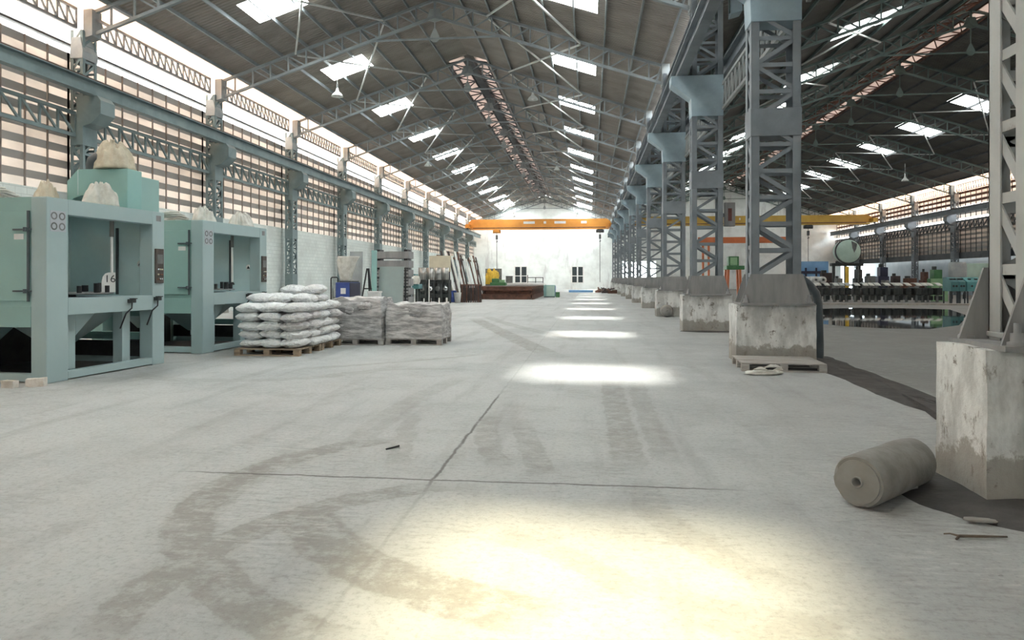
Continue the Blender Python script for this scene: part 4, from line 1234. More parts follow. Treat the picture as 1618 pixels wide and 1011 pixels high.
# ------------------------------------------------------------------ overhead cranes
def crane(x0, x1, y, z, h, mat, label, plates, hooks):
    t = thing('overhead_crane', (0, y, z), label, 'crane')
    b = MB()
    b.prism([(x0 + .2, -.3, .12), (x0 + .9, -.3, 0), (x1 - .9, -.3, 0), (x1 - .2, -.3, .12), (x1 - .2, -.3, h * .72), (x1 - .7, -.3, h), (x0 + .7, -.3, h), (x0 + .2, -.3, h * .72)], (0, .6, 0))
    b.build('bridge_girder', mat, t, .01)
    MB().box(x0 + .4, -.4, -.16, x1 - .4, .4, -.02).build('bottom_flange', mat, t)
    MB().box(x0 + .8, -.33, -.02, x1 - .8, -.3, .1).build('shadow_web', M['rusty'], t)
    for x in (x0 + .2, x1 - .2):
        MB().box(x - .25, -1.4, .02, x + .25, 1.4, .5).build('end_carriage', mat, t, .02)
        for s in (-1, 1):
            MB().lathe([(0, -.06), (.2, -.06), (.2, .06), (0, .06)], 18, (x, s * 1.1, .05), 'x', False).build('wheel', M['steel_dark'], t)
    for (u0, u1) in plates:
        a, c = at(u0, 355, y - .31), at(u1, 355, y - .31)
        MB().box(a.x, -.33, h * .48, c.x, -.305, h * .75).build('marker_plate', M['white'], t)
    for (u, drop, w) in hooks:
        x = at(u, 380, y).x
        hz = MB(); hz.box(x - .35, -.35, -.5, x + .35, .35, -.17); hz.cyl((x - .5, 0, -.42), (x + .5, 0, -.42), .2, 14)
        hz = hz.build('hoist', mat if w else M['steel_dark'], t, .02)
        r = MB(); r.cyl((x, 0, -.5), (x, 0, -drop), .035, 6); r.build('hoist_rope', M['steel_dark'], hz)
        k = MB(); k.box(x - .13, -.1, -.5 - .9, x + .13, .1, -.5 - .35)
        k.tube([(x, 0, -1.4), (x, 0, -1.55), (x + .1, 0, -1.66), (x + .02, 0, -1.78), (x - .1, 0, -1.7)], .04, 8)
        k.build('hook_block', M['steel_dark'], hz)
    return t
crane(XL + .32, PX - .52, 88, 7.945, 1.15, M['orange'], 'orange overhead travelling crane spanning the far end of the near hall', [(827, 845), (859, 863), (876, 894), (918, 927)], [(785, 5.2, 1), (948, 6.9, 0)])
crane(PX + .54, XR - .32, 84, 7.945, .95, M['ochre'], 'ochre overhead travelling crane spanning the far end of the second hall', [(1168, 1170)], [(1277, 6.0, 0)])

# red gantry beam below the ochre crane
a, b = at(1103, 380, 89), at(1258, 380, 89)
t = thing('gantry_frame', (a.x, 89, 0), 'red-orange gantry frame standing by the far gable wall', 'gantry')
W = b.x - a.x
MB().box(0, -.2, a.z - .35, W, .2, a.z + .4).build('beam', M['redorange'], t, .02)
for x in (.6, 1.3, W - .5):
    MB().box(x - .12, -.15, 0, x + .12, .15, a.z - .34).build('leg', M['redorange'], t)

# ------------------------------------------------------------------ hanging lamps
def bell(label):
    t = thing('bell_lamp', (0, 0, 0), label, 'lamp', 'hanging bell lamps')
    MB().lathe([(.05, .30), (.07, .2), (.1, .12), (.2, .03), (.27, -.08), (.28, -.1), (.26, -.09), (.18, 0), (.08, .1)], 24).build('shade', M['lamp'], t)
    MB().cyl((0, 0, .29), (0, 0, .5), .05, 10).build('socket', M['chrome'], t)
    MB().cyl((0, 0, .5), (0, 0, 1.3), .012, 6).build('hanger', M['rod'], t)
    MB().lathe([(0, -.12), (.06, -.08), (.09, 0), (.05, .1), (0, .12)], 14).build('bulb', M['white'], t)
    return t
spots = [((842, 127), 35.75, 'white bell lamp over the aisle, first from the near end'), ((533, 131), 31.5, 'white bell lamp below the first lit rooflight by the louvred wall'),
         ((880, 241), 58.85, 'white bell lamp over the aisle, second from the near end'), ((676, 243), 51.2, 'white bell lamp among the crossed rods of the louvred wall side'),
         ((912, 341), 90, 'small bell lamp in front of the far gable, on the aisle side'), ((812, 342), 90, 'small bell lamp in front of the far gable, on the louvred wall side'),
         ((1573, 163), 40, 'bell lamp behind the first lattice column, in the second hall'), ((1430, 284), 58.5, 'bell lamp under the second roof before the open-sided wall')]
lp = None
for (u, v), y, lab in spots:
    p = at(u, v, y)
    fn = roof1 if p.x < 3.3 else roof2
    p.z = min(p.z, fn(p.x) - 1.25)
    if lp is None: lp = bell(lab); lp.location = p
    else: again(lp, p, lab)
    o = [c for c in (lp.children if lab == spots[0][2] else [])]

# ------------------------------------------------------------------ beside the central columns
pts = [at(1256, 432, 13.5), at(1268, 441, 13.5), at(1280, 451, 13.5), at(1289, 463, 13.5), at(1293, 480, 13.5), at(1294, 510, 13.5), at(1295, 545, 13.5)]
pts.append(Vector((pts[-1].x, 13.5, 0)))
o = MB().tube(pts, .075, 16).build('downpipe', M['pipe']); tag(o, 'dark slate downpipe bending round the side of the second pier', 'pipe')
t = thing('switch_box', (XC + .47, 20.3, 2.75), 'grey hanging switch box with a dark red panel beside the third column', 'switch box')
p0_, p1_ = at(1146, 357, 20.2), at(1163, 319, 20.2)
t.location = ((p0_.x + p1_.x) / 2, 20.3, p0_.z)
w_, h_ = (p1_.x - p0_.x) / 2, p1_.z - p0_.z
MB().box(-w_, 0, 0, w_, .16, h_).build('case', M['gusset'], t, .01)
MB().box(-w_ * .35, -.012, h_ * .22, w_ * .35, 0, h_ * .75).build('panel', pm('dark_red_panel', (.16, .06, .05)), t)
MB().box(-w_ - .14, .06, h_ * .4, -w_ + .01, .1, h_ * .55).build('bracket', M['steel_dark'], t)
p = at(1055, 493, 27.05)
t = thing('concrete_roller', (p.x, 27.2, 0), 'round concrete roller standing end-on against the fourth pier', 'roller')
MB().lathe([(.03, -.02), (.17, -.02), (.2, 0), (.23, .03), (.24, .1), (.24, .35)], 28, (0, 0, .24), 'y').build('drum', M['roller'], t)
MB().lathe([(0, .02), (.035, .02), (.035, -.03), (.05, -.03), (.05, .0)], 16, (0, 0, .24), 'y').build('hub', M['rollcap'], t)

def boxes(t, parts):
    """parts: (name, material, list of boxes, bevel)"""
    for nm, mat, bl, bv in parts:
        m = MB()
        for b in bl: m.box(*b)
        m.build(nm, mat, t, bv)

# ------------------------------------------------------------------ work area along the louvred wall
def rect(u0, u1, v0, Y_):
    """x range and top height of a thing measured at depth Y_"""
    return at(u0, v0, Y_).x, at(u1, v0, Y_).x, at((u0 + u1) / 2, v0, Y_).z

x0, x1, z1 = rect(530, 552, 446, 23)
t = thing('blue_machine', ((x0 + x1) / 2, 23, 0), 'blue box machine with a white label behind the wrapped loads', 'machine')
w_ = (x1 - x0) / 2
boxes(t, [('case', M['blue'], [(-w_, 0, .1, w_, 1.1, z1)], .02), ('side_panel', M['blue_dark'], [(w_, .02, .12, w_ + .02, 1.08, z1 - .02)], .004),
          ('label_plate', M['white'], [(-.06, -.01, z1 - .4, .12, 0, z1 - .2)], 0), ('plinth', M['black'], [(-w_ + .04, .05, 0, w_ - .04, 1.05, .1)], 0),
          ('top_rim', M['steel_dark'], [(-w_ * .6, .1, z1, w_ * 1.0, 1.0, z1 + .05)], .01)])
top = z1 + .05
z2 = at(550, 405, 23.5).z
m = MB(); vs = []; n_ = 28
for i in range(15):
    f = i / 14
    for k in range(n_):
        a = 2 * PI * k / n_
        r = (.16 + .16 * f) * (1 + .12 * math.sin(a * 7 + i * .3))
        vs.append((r * math.cos(a) * 1.15 + .12 * f * f - .05, r * math.sin(a) * .8, (z2 - top) * f))
fs = [(i * n_ + k, i * n_ + (k + 1) % n_, (i + 1) * n_ + (k + 1) % n_, (i + 1) * n_ + k) for i in range(14) for k in range(n_)]
fs += [tuple(range(n_))[::-1], tuple(range(14 * n_, 15 * n_))]
m.add(vs, fs, True)
o = m.build('fabric_sleeve', M['cloth_white']); o.location = ((x0 + x1) / 2, 23.45, top); tag(o, 'pleated pale fabric sleeve rising from the blue box machine', 'fabric sleeve')

x0, x1, z1 = rect(551, 571, 397, 27)
o = MB().box(0, 0, 0, x1 - x0, .05, z1).build('board', M['steel_pale'], None, .005); o.location = (x0, 27, 0); o.rotation_euler = (R(-3), 0, 0)
tag(o, 'tall blue-grey board standing behind the pleated fabric sleeve', 'board')
x0, x1, z1 = rect(573, 590, 424, 25)
t = thing('tripod_frame', ((x0 + x1) / 2, 25, 0), 'black three-legged frame between the blue machine and the teal plank', 'frame')
for (a, b) in ((-.3, -.2), (.3, -.2), (0, .3)):
    MB().bar((a, b, 0), (a * .1, b * .1, z1), .045).build('leg', M['black'], t)
boxes(t, [('ring', M['black'], [(-.2, -.15, .7, .2, .15, .74), (-.12, -.1, 1.1, .12, .1, 1.14)], 0)])
x0, x1, z1 = rect(569, 587, 460, 24.2)
t = thing('white_box', ((x0 + x1) / 2 + .3, 24.3, 0), 'small white box on the floor beside the blue machine', 'box')
boxes(t, [('body', M['white'], [(-.2, -.2, 0, .2, .2, z1 - .06)], .01), ('lid', M['white'], [(-.22, -.22, z1 - .06, .22, .22, z1)], .01)])
x0, x1, z1 = rect(523, 534, 438, 24.6)
m = MB(); m.tube([(0, 0, 0), (0, 0, z1 - .05), (.04, 0, z1), (x1 - x0 - .05, 0, z1), (x1 - x0, 0, z1 - .05), (x1 - x0 + .05, 0, 0)], .025, 8)
o = m.build('pipe_hoop', M['black']); o.location = (x0, 24.6, 0); tag(o, 'thin black pipe hoop standing behind the taller wrapped load', 'hoop')
x0, x1, z1 = rect(585, 593, 395, 26)
o = MB().bar((0, 0, 0), (-.06, .25, z1), .2, .08, (0, 1, 0)).build('plank', M['cab_light']); o.location = (x1 - .12, 26.2, 0); tag(o, 'upright pale teal plank beside the leaning grey-green plate', 'plank')
x0, x1, z1 = rect(597, 636, 421, 26.4)
t = thing('steel_plate', (x0, 26.3, 0), 'grey-green steel plate leaning upright behind the wrapped load', 'plate')
MB().prism([(0, 0, 0), (x1 - x0, 0, 0), (x1 - x0, .35, z1), (0, .35, z1)], (0, .04, 0)).build('plate', M['panel'], t)
for i, (a, lab) in enumerate(((x0 - .2, 'black toothed rack standing between the teal plank and the leaning plate'), (x1 + .03, 'black toothed rack standing on the machine side of the leaning plate'))):
    t = thing('toothed_rack', (a, 26.6, 0), lab, 'rack')
    m = MB(); m.box(0, 0, 0, .05, .1, z1 * .98)
    m.build('upright', M['black'], t)
    for k in range(14): MB().box(.0 if i else -.02, -.1, .1 + k * z1 * .066, .16, .0, .14 + k * z1 * .066).build('tooth', M['black'], t)
x0, x1, z1 = rect(590, 646, 394, 29)
n_ = 7
for k in range(n_):
    h = z1 / n_
    t = thing('moulding_flask', (x0, 29, k * h), 'long grey steel flask in the stack behind the leaning plate, %s from the bottom' % ORD[k], 'flask', 'stacked grey flasks')
    boxes(t, [('body', M['gusset'], [(0, 0, .0, x1 - x0, .8, h * .78)], .01), ('lug', M['black'], [(.1, .1, h * .78, .25, .7, h)], 0), ('lug', M['black'], [(x1 - x0 - .25, .1, h * .78, x1 - x0 - .1, .7, h)], 0)])
x0, x1, z1 = rect(643, 651, 384, 31)
o = MB().tube([(0, 0, 0), (0, 0, z1)], (x1 - x0) / 2, 18).build('pipe', M['steel_pale']); o.location = ((x0 + x1) / 2, 31, 0); tag(o, 'tall pale round pipe standing beside the stacked flasks', 'pipe')

x0, x1, z1 = rect(636, 664, 433, 36)
t = thing('teal_machine', ((x0 + x1) / 2, 36, 0), 'teal bench machine on a dark stand past the stacked flasks', 'machine')
w_ = (x1 - x0) / 2
boxes(t, [('table', M['teal'], [(-w_, -.4, .95, w_, .5, 1.2)], .03), ('head', M['teal'], [(-w_ * .4, -.2, 1.2, w_ * .5, .3, z1 - .1)], .05), ('top_cap', M['teal'], [(-w_ * .55, -.25, z1 - .12, w_ * .6, .35, z1)], .03),
          ('stand', M['machine_grey'], [(-w_ * .8, -.3, 0, w_ * .1, .4, .95)], .02), ('leg', M['machine_black'], [(w_ * .6, -.3, 0, w_ * .8, -.1, .95)], 0), ('leg', M['machine_black'], [(w_ * .6, .3, 0, w_ * .8, .45, .95)], 0)])
o = MB().blob((0, 0, .2), (.22, .15, .24), 12, .3, 2, 14, .8, -.19).build('white_rag', M['cloth_white']); o.location = (x1 - .12, 35.5, 1.2); tag(o, 'white rag draped at the end of the teal bench machine', 'rag')

# black core machines with stained sheet hoods
us = (664, 676, 688, 700)
for i, u in enumerate(us):
    yy = 39.5 + i * .5
    x0, x1, zt = rect(u, u + 11.5, 423, yy)
    _, _, zm = rect(u, u + 11.5, 442, yy)
    t = thing('core_machine', ((x0 + x1) / 2, yy, 0), 'black core machine under stained sheets, %s from the teal bench machine' % ORD[i], 'machine', 'black core machines under stained sheets')
    w_ = (x1 - x0) / 2
    boxes(t, [('bed', M['machine_black'], [(-w_ * .9, -.4, .35, w_ * .9, .5, .6)], .02), ('ram', M['machine_grey'], [(-w_ * .4, -.2, .6, w_ * .35, .2, 1.25)], .03),
              ('crosshead', M['machine_black'], [(-w_ * .95, -.3, 1.2, w_ * .95, .4, zm)], .03), ('leg', M['machine_black'], [(-w_ * .85, -.35, 0, -w_ * .6, .4, 1.2)], 0), ('leg', M['machine_black'], [(w_ * .6, -.35, 0, w_ * .85, .4, 1.2)], 0)])
    MB().lathe([(.05, 0), (.14, 0), (.16, .03), (.14, .06), (.05, .06)], 16, (0, -.46, .9), 'y').build('handwheel', M['chrome'] if i % 2 else M['machine_grey'], t)
    m = MB(); n_ = 10
    vs = [( -w_ + 2 * w_ * k / n_, -.42 - .14 * math.sin(PI * k / n_), z) for z in (zm, zt) for k in range(n_ + 1)]
    m.add(vs, [(k, k + 1, n_ + 2 + k, n_ + 1 + k) for k in range(n_)], True)
    g = m.build('sheet_hood', M['stainless'], t); s = g.modifiers.new('sheet', 'SOLIDIFY'); s.thickness = .01
    boxes(t, [('hood_post', M['steel_dark'], [(-w_, -.42, 1.2, -w_ + .04, -.38, zt)], 0)])
p = at(678, 462, 38.6)
t = thing('stanchion', (p.x, 38.6, 0), 'pale thin stanchion on a round foot before the black core machines', 'stanchion')
MB().cyl((0, 0, .03), (0, 0, 1.45), .035, 10).build('post', M['white'], t)
MB().lathe([(.0, 0), (.22, 0), (.2, .03), (0, .035)], 20).build('foot', M['white'], t)
x0, x1, z1 = rect(678, 712, 404, 43.5); zb = at(690, 429, 43.5).z
t = thing('notice_board', ((x0 + x1) / 2, 43.5, 0), 'cream board raised on posts behind the stained sheets', 'board')
w_ = (x1 - x0) / 2
boxes(t, [('board', M['beige'], [(-w_, 0, zb, w_, .06, z1)], .005), ('post', M['steel_dark'], [(-w_ * .8, .06, 0, -w_ * .8 + .08, .14, z1)], 0), ('post', M['steel_dark'], [(w_ * .8, .06, 0, w_ * .8 + .08, .14, z1)], 0)])

# rusty and white boards leaning in a line on a rail
t = thing('leaning_rail', (-10.3, 45.6, 0), 'rusty rail on posts that holds up the line of leaning boards', 'rail')
L = 17
boxes(t, [('rail', M['rusty'], [(0, 0, 2.95, .12, L, 3.1)], 0), ('post', M['rust_dark'], [(0, .0, 0, .12, .12, 2.95)], 0), ('post', M['rust_dark'], [(0, L / 2, 0, .12, L / 2 + .12, 2.95)], 0), ('post', M['rust_dark'], [(0, L - .12, 0, .12, L, 2.95)], 0)])
random.seed(5)
for i in range(14):
    y = 46.2 + i * 1.2
    wht = i % 3 == 1 or i % 5 == 3
    top_ = 3.2 + random.uniform(-.1, .35)
    o = MB().bar((.95, random.uniform(-.35, .35), 0), (.14, .2, top_), .55 if wht else .4, .06, (1, 0, .25)).build('leaning_board', M['white'] if wht else (M['rusty'] if i % 2 else M['rust_dark']))
    o.location = (-10.3, y, .02)
    tag(o, '%s board leaning on the rusty rail, %s in the line from the near end' % ('whitish' if wht else 'rust brown', ORD[i]), 'board', 'boards leaning in a line')

x0, x1, z1 = rect(727, 759, 449, 42.6)
t = thing('rod_cage', ((x0 + x1) / 2, 42.9, 0), 'dark brown cage of upright rods standing before the rusty beam stack', 'cage')
r = (x1 - x0) / 2
for k in range(30):
    a = 2 * PI * k / 30
    MB().bar((r * math.cos(a), r * .7 * math.sin(a), 0), (r * math.cos(a) * .97, r * .68 * math.sin(a), z1 - .05), .07).build('rod', M['rust_dark'] if k % 3 else M['rusty'], t)
MB().lathe([(r * .9, 0), (r * 1.05, 0), (r * 1.05, .06), (r * .9, .06), (r * .9, 0)], 30, (0, 0, z1 - .07), 'z', False).build('top_ring', M['rusty'], t).scale = (1, .72, 1)
m = MB(); m.lathe([(0, .1), (r * .85, .1), (r * .85, z1 * .8), (0, z1 * .8)], 24, smooth=False)
m.build('core', M['machine_black'], t).scale = (1, .68, 1)
p = at(723, 471, 41.6)
t = thing('bucket', (p.x, 41.6, 0), 'tall white bucket on the floor beside the dark rod cage', 'bucket')
MB().lathe([(0, 0), (.17, 0), (.23, .62), (.25, .64), (.22, .63), (.16, .03), (0, .03)], 20).build('pail', M['white'], t)
MB().tube([(.23, 0, .6), (.2, 0, .4), (0, -.24, .3), (-.2, 0, .4), (-.23, 0, .6)], .008, 5).build('bail', M['steel_dark'], t)
p = at(715.5, 469, 43)
t = thing('drum', (p.x, 43, 0), 'small blue drum on the floor behind the white bucket', 'drum')
MB().lathe([(0, 0), (.24, 0), (.25, .02), (.24, .3), (.25, .32), (.24, .34), (.24, .7), (.25, .72), (0, .72)], 20).build('shell', M['blue'], t)
MB().lathe([(0, .725), (.2, .725), (.2, .74), (0, .745)], 20).build('lid', M['blue_dark'], t)

# rusty beam stack and what lies on it
for k, (x0, x1, y0, y1, zz, hh) in enumerate(((-7.9, -4.0, 49.0, 61.5, 0, .36), (-7.7, -4.05, 49.1, 61.3, .36, .3), (-8.2, -3.9, 48.8, 62.0, .66, .28))):
    t = thing('steel_skid', (x0, y0, zz), 'rust-red steel skid in the low stack, %s' % ('at the bottom', 'in the middle', 'on top with a plated deck')[k], 'steel skid', 'stacked rusty skids')
    a, b = x1 - x0, y1 - y0
    m = MB()
    for xx in (0, a - .2):
        m = MB(); m.box(xx, 0, 0, xx + .2, b, .04); m.box(xx, 0, hh - .04, xx + .2, b, hh); m.box(xx + .08, 0, .04, xx + .12, b, hh - .04)
        m.build('side_beam', M['rusty'], t)
    for yy in (0, b - .2):
        m = MB(); m.box(.2, yy, 0, a - .2, yy + .2, .04); m.box(.2, yy, hh - .04, a - .2, yy + .2, hh); m.box(.2, yy + .08, .04, a - .2, yy + .12, hh - .04)
        m.build('end_beam', M['rusty'], t)
    if k == 2: MB().box(.2, .2, hh - .05, a - .2, b - .2, hh - .01).build('deck', M['rust_dark'], t)
    else: MB().box(.3, .4, .05, a - .3, b - .4, hh - .05).build('filler_plate', M['rust_dark'], t)
DZ = .94
def on_deck(u0, u1, v1, Y_):
    x0, x1, z = rect(u0, u1, v1, Y_); return (x0 + x1) / 2, (x1 - x0) / 2, z
cx, w_, z = on_deck(803, 860, 447, 58)
o = MB().rough_box(-w_, -1, 0, w_, 1, z - DZ, .3, .02, 3, 3).build('sheet_stack', M['white']); o.location = (cx, 58.2, DZ); tag(o, 'low stack of whitish sheets lying on the rusty skids', 'sheets')
cx, w_, z = on_deck(775, 800, 440, 55)
t = thing('green_machine', (cx, 55, DZ), 'dark green motor unit standing on the rusty skids', 'machine')
boxes(t, [('base', M['green'], [(-w_, -.3, 0, w_, .4, .25)], .02), ('motor', M['green'], [(-w_ * .8, -.2, .25, w_ * .1, .3, z - DZ)], .04), ('gear_case', M['green_pale'], [(w_ * .2, -.25, .25, w_ * .8, .3, z - DZ - .1)], .04)])
cx, w_, z = on_deck(799, 809, 436, 60)
t = thing('crate', (cx, 60.4, DZ), 'dark grey crate at the back of the rusty skids', 'crate')
boxes(t, [('box', M['machine_grey'], [(-w_, -.3, 0, w_, .3, z - DZ - .05)], .01), ('lid', M['steel_dark'], [(-w_ - .02, -.32, z - DZ - .05, w_ + .02, .32, z - DZ)], .01)])
p = at(778, 446, 66)
z = at(778, 426, 66).z
t = thing('yellow_machine', (p.x, 66, 0), 'bright yellow machine behind the rusty skids near the far gable', 'machine')
m = MB(); m.blob((0, 0, z * .62), (.62, .4, z * .36), 4, .35, 2.5, 18, .7, None, .4); m.build('hood', M['yellow'], t)
boxes(t, [('plinth', M['steel_dark'], [(-.6, -.4, 0, .6, .4, z * .4)], .02), ('back_panel', M['machine_grey'], [(-.75, .42, 0, .85, .5, z + .1)], .01)])
x0, x1, z1 = rect(833, 858, 438, 62.5)
t = thing('railing', (x0, 62.6, 0), 'thin dark railing behind the rusty skids before the far gable', 'railing')
L = x1 - x0
boxes(t, [('rail', M['machine_black'], [(0, 0, z1 - .06, L, .06, z1), (0, 0, z1 - .45, L, .06, z1 - .4)], 0)] + [('post', M['machine_black'], [(L * f, 0, 0, L * f + .07, .07, z1 - (0 if f else -.2))], 0) for f in (0, .5, .97)])

x0, x1, z1 = rect(859, 877, 450.5, 55)
t = thing('tool_cabinet', ((x0 + x1) / 2, 55, 0), 'small pale teal cabinet at the aisle corner of the rusty skids', 'cabinet')
w_ = (x1 - x0) / 2
boxes(t, [('body', M['cab_light'], [(-w_, 0, .06, w_, .9, z1)], .02), ('door', M['mint'], [(-w_ * .5, -.02, .1, w_ * .9, 0, z1 - .06)], .006), ('side_panel', M['blue'], [(w_, .06, .1, w_ + .015, .84, z1 - .06)], 0), ('plinth', M['black'], [(-w_ + .03, .03, 0, w_ - .03, .87, .06)], 0)])
p = at(879, 466, 55.4)
o = MB().box(-.16, -.15, 0, .16, .15, .42).build('motor_box', M['green'], None, .02); o.location = (p.x + .12, 55.3, 0); tag(o, 'little dark green box on the floor beside the pale teal cabinet', 'box')
# toward the far gable on the aisle side
for i, (u, y, w_, mat, lab) in enumerate(((918, 76, 1.3, M['sky_sheet'], 'flat bluish sheets lying on the floor before the far gable window'), (940, 82, .9, M['white'], 'flat whitish sheets lying on the floor by the far gable'))):
    p = at(u, 455, y)
    o = MB().rough_box(-w_, -1.2, 0, w_, 1.2, .22, .3, .02, 2, i).build('sheet_stack', mat); o.location = (p.x, y, 0); tag(o, lab, 'sheets')
for i, (u, y) in enumerate(((948, 74), (958, 72), (968, 70), (953, 77))):
    p = at(u, 455, y)
    m = MB()
    random.seed(30 + i)
    for k in range(9):
        a = Vector((random.uniform(-.6, .6), random.uniform(-.6, .6), random.uniform(.05, .3))); b = a + Vector((random.uniform(-.7, .7), random.uniform(-.3, .3), random.uniform(-.05, .25)))
        m.bar(a, b, .14, .1)
    m.box(-.5, -.4, 0, .5, .4, .15)
    o = m.build('scrap_casting', M['rust_dark'] if i % 2 else M['rusty']); o.location = (p.x, y, 0)
    tag(o, 'heap of rusty scrap castings beside the far central piers, %s from the near end' % ORD[(2, 1, 0, 3)[i]], 'scrap', 'rusty scrap heaps')

# ------------------------------------------------------------------ second hall
def black_machine(label):
    t = thing('black_machine', (0, 0, 0), label, 'machine', 'row of black machines beyond the puddle')
    boxes(t, [('body', M['machine_black'], [(-.16, -.42, .45, .16, .5, .9)], .04), ('foot', M['machine_grey'], [(-.17, -.36, 0, -.07, -.22, .45)], 0), ('foot', M['machine_grey'], [(.07, .25, 0, .17, .4, .45)], 0),
              ('tank', M['machine_black'], [(-.1, -.3, .12, .2, .3, .4)], .03)])
    m = MB(); n_ = 8
    vs = [(x, -.5 + 1.1 * k / n_, .98 + .22 * math.sin(PI * (k / n_) * .55 + .25)) for x in (-.15, .15) for k in range(n_ + 1)]
    m.add(vs, [(k, k + 1, n_ + 2 + k, n_ + 1 + k) for k in range(n_)], True)
    g = m.build('cover', M['lamp'], t); s = g.modifiers.new('sheet', 'SOLIDIFY'); s.thickness = .03
    MB().cyl((-.17, -.1, .68), (.19, -.1, .68), .17, 12).build('motor', M['machine_black'], t)
    MB().cyl((0, -.42, .9), (0, -.5, 1.0), .03, 8).build('handle', M['machine_grey'], t)
    return t
bm = None
for i in range(18):
    lab = 'black machine with a pale curved cover beyond the puddle, %s from the teal cabinets' % ORD[i]
    x = 22.0 - i * .452
    y = 46.6 + .25 * math.sin(i * 1.7)
    if bm is None: bm = black_machine(lab); bm.location = (x, y, 0); bm.rotation_euler = (0, 0, R(-6))
    else: again(bm, (x, y, 0), lab, R(-6 + 3 * math.sin(i * 2.3)))
for i, (u0, u1) in enumerate(((1496, 1508), (1508.5, 1519), (1521, 1546))):
    x0, x1, z1 = rect(u0, u1, 438, 43.5)
    t = thing('control_cabinet', ((x0 + x1) / 2, 43.5, 0), 'teal sloped control cabinet past the row of black machines, %s' % ('narrow one next to the row', 'narrow one in the middle', 'widest of the three')[i], 'cabinet', 'teal control cabinets')
    w_ = (x1 - x0) / 2
    zb = at(u0, 455, 43.5).z + .12
    MB().prism([(-w_, -.5, .75), (-w_, -.5, zb + .25), (-w_, .1, z1), (-w_, .5, z1), (-w_, .5, .75)], (2 * w_, 0, 0)).build('case', M['teal'] if i < 2 else pm('bright_teal_paint', (.13, .36, .37)), t, .015)
    for sx in (-1, 1):
        for sy in (-.42, .42):
            MB().box(sx * w_ * .85 - .03, sy - .03, 0, sx * w_ * .85 + .03, sy + .03, .76).build('leg', M['steel_dark'], t)
    for k in range(2):
        xx = (-.4 + .8 * k) * w_
        MB().cyl((xx, -.52, zb), (xx, -.49, zb), .06, 10).build('gauge', M['black'], t)
        a = Vector((xx, -.2 - .01, (zb + .25 + z1) / 2)); 
        MB().box(xx - .07, -.27, a.z - .02, xx + .07, -.12, a.z + .06).build('port', M['black'], t)
x0, x1, z1 = rect(1471, 1498, 440, 48)
o = MB().box(0, 0, 0, x1 - x0, .06, z1).build('screen_board', M['green_pale'], None, .005); o.location = (x0, 48, 0); tag(o, 'pale green upright board behind the end of the black machine row', 'board')

# round drum on a frame
c = at(1341, 397, 57)
rr = 17 / F * 58
t = thing('rotary_drum', (c.x, 57, 0), 'big round mint drum end raised on a dark frame', 'drum')
MB().lathe([(0, -.05), (rr * .93, -.05), (rr, 0), (rr, .9), (rr * .9, .95), (0, .95)], 48, (0, 0, c.z), 'y').build('shell', M['mint'], t)
MB().lathe([(rr + .0, .1), (rr + .08, .1), (rr + .08, .25), (rr, .25)], 48, (0, 0, c.z), 'y', False).build('tyre', M['steel_dark'], t)
MB().prism([(.18, -.06, c.z + rr * .9), (.62, -.06, c.z + rr * .66), (.55, -.06, c.z + .2), (.4, -.06, c.z - .12), (.26, -.06, c.z + .25)], (0, .02, 0)).build('slot_cover', M['machine_grey'], t)
boxes(t, [('frame', M['machine_black'], [(-1.2, .2, c.z - rr - .25, 1.2, .7, c.z - rr - .02), (-1.1, .25, .9, 1.1, .65, 1.05)], .01)] + [('leg', M['machine_black'], [(x - .08, .3, 0, x + .08, .55, c.z - rr - .2)], 0) for x in (-1, -.1, .95)])
p = at(1338.5, 440, 54)
o = MB().cyl((0, 0, 0), (0, 0, at(1338, 421, 54).z), .13, 14).build('post', M['yellow']); o.location = (p.x, 54, 0); tag(o, 'yellow-brown round post standing in front of the mint drum', 'post')
x0, x1, z1 = rect(1262, 1309, 413, 72)
t = thing('tarpaulin_screen', (x0, 72, 0), 'sky-blue sheet screen standing behind the machines near the far gable', 'screen')
boxes(t, [('sheet', M['sky_sheet'], [(0, 0, .3, x1 - x0, .05, z1)], 0), ('post', M['blue_dark'], [(.6, -.12, 0, .75, 0, z1 * .8)], 0), ('post', M['blue_dark'], [(1.6, -.12, 0, 1.75, 0, z1 * .8)], 0), ('rail', M['blue_dark'], [(.1, -.1, z1 * .62, 2.2, 0, z1 * .7)], 0)])
for i, (u, y, r) in enumerate(((1278, 60, .28), (1289.5, 59.4, .29), (1301, 60.2, .28))):
    p = at(u, 446, y)
    t = thing('white_roll', (p.x, y, 0), 'fat white roll lying behind the black machine row, %s from the central columns' % ORD[i], 'roll', 'white rolls')
    MB().lathe([(.1, 0), (r * .95, 0), (r, .05), (r, 1.3), (.1, 1.35)], 28, (0, 0, r + 1.1), 'y').build('roll', M['white'], t)
    boxes(t, [('cradle', M['steel_dark'], [(-r, .1, 0, r, 1.2, 1.12)], .01)])
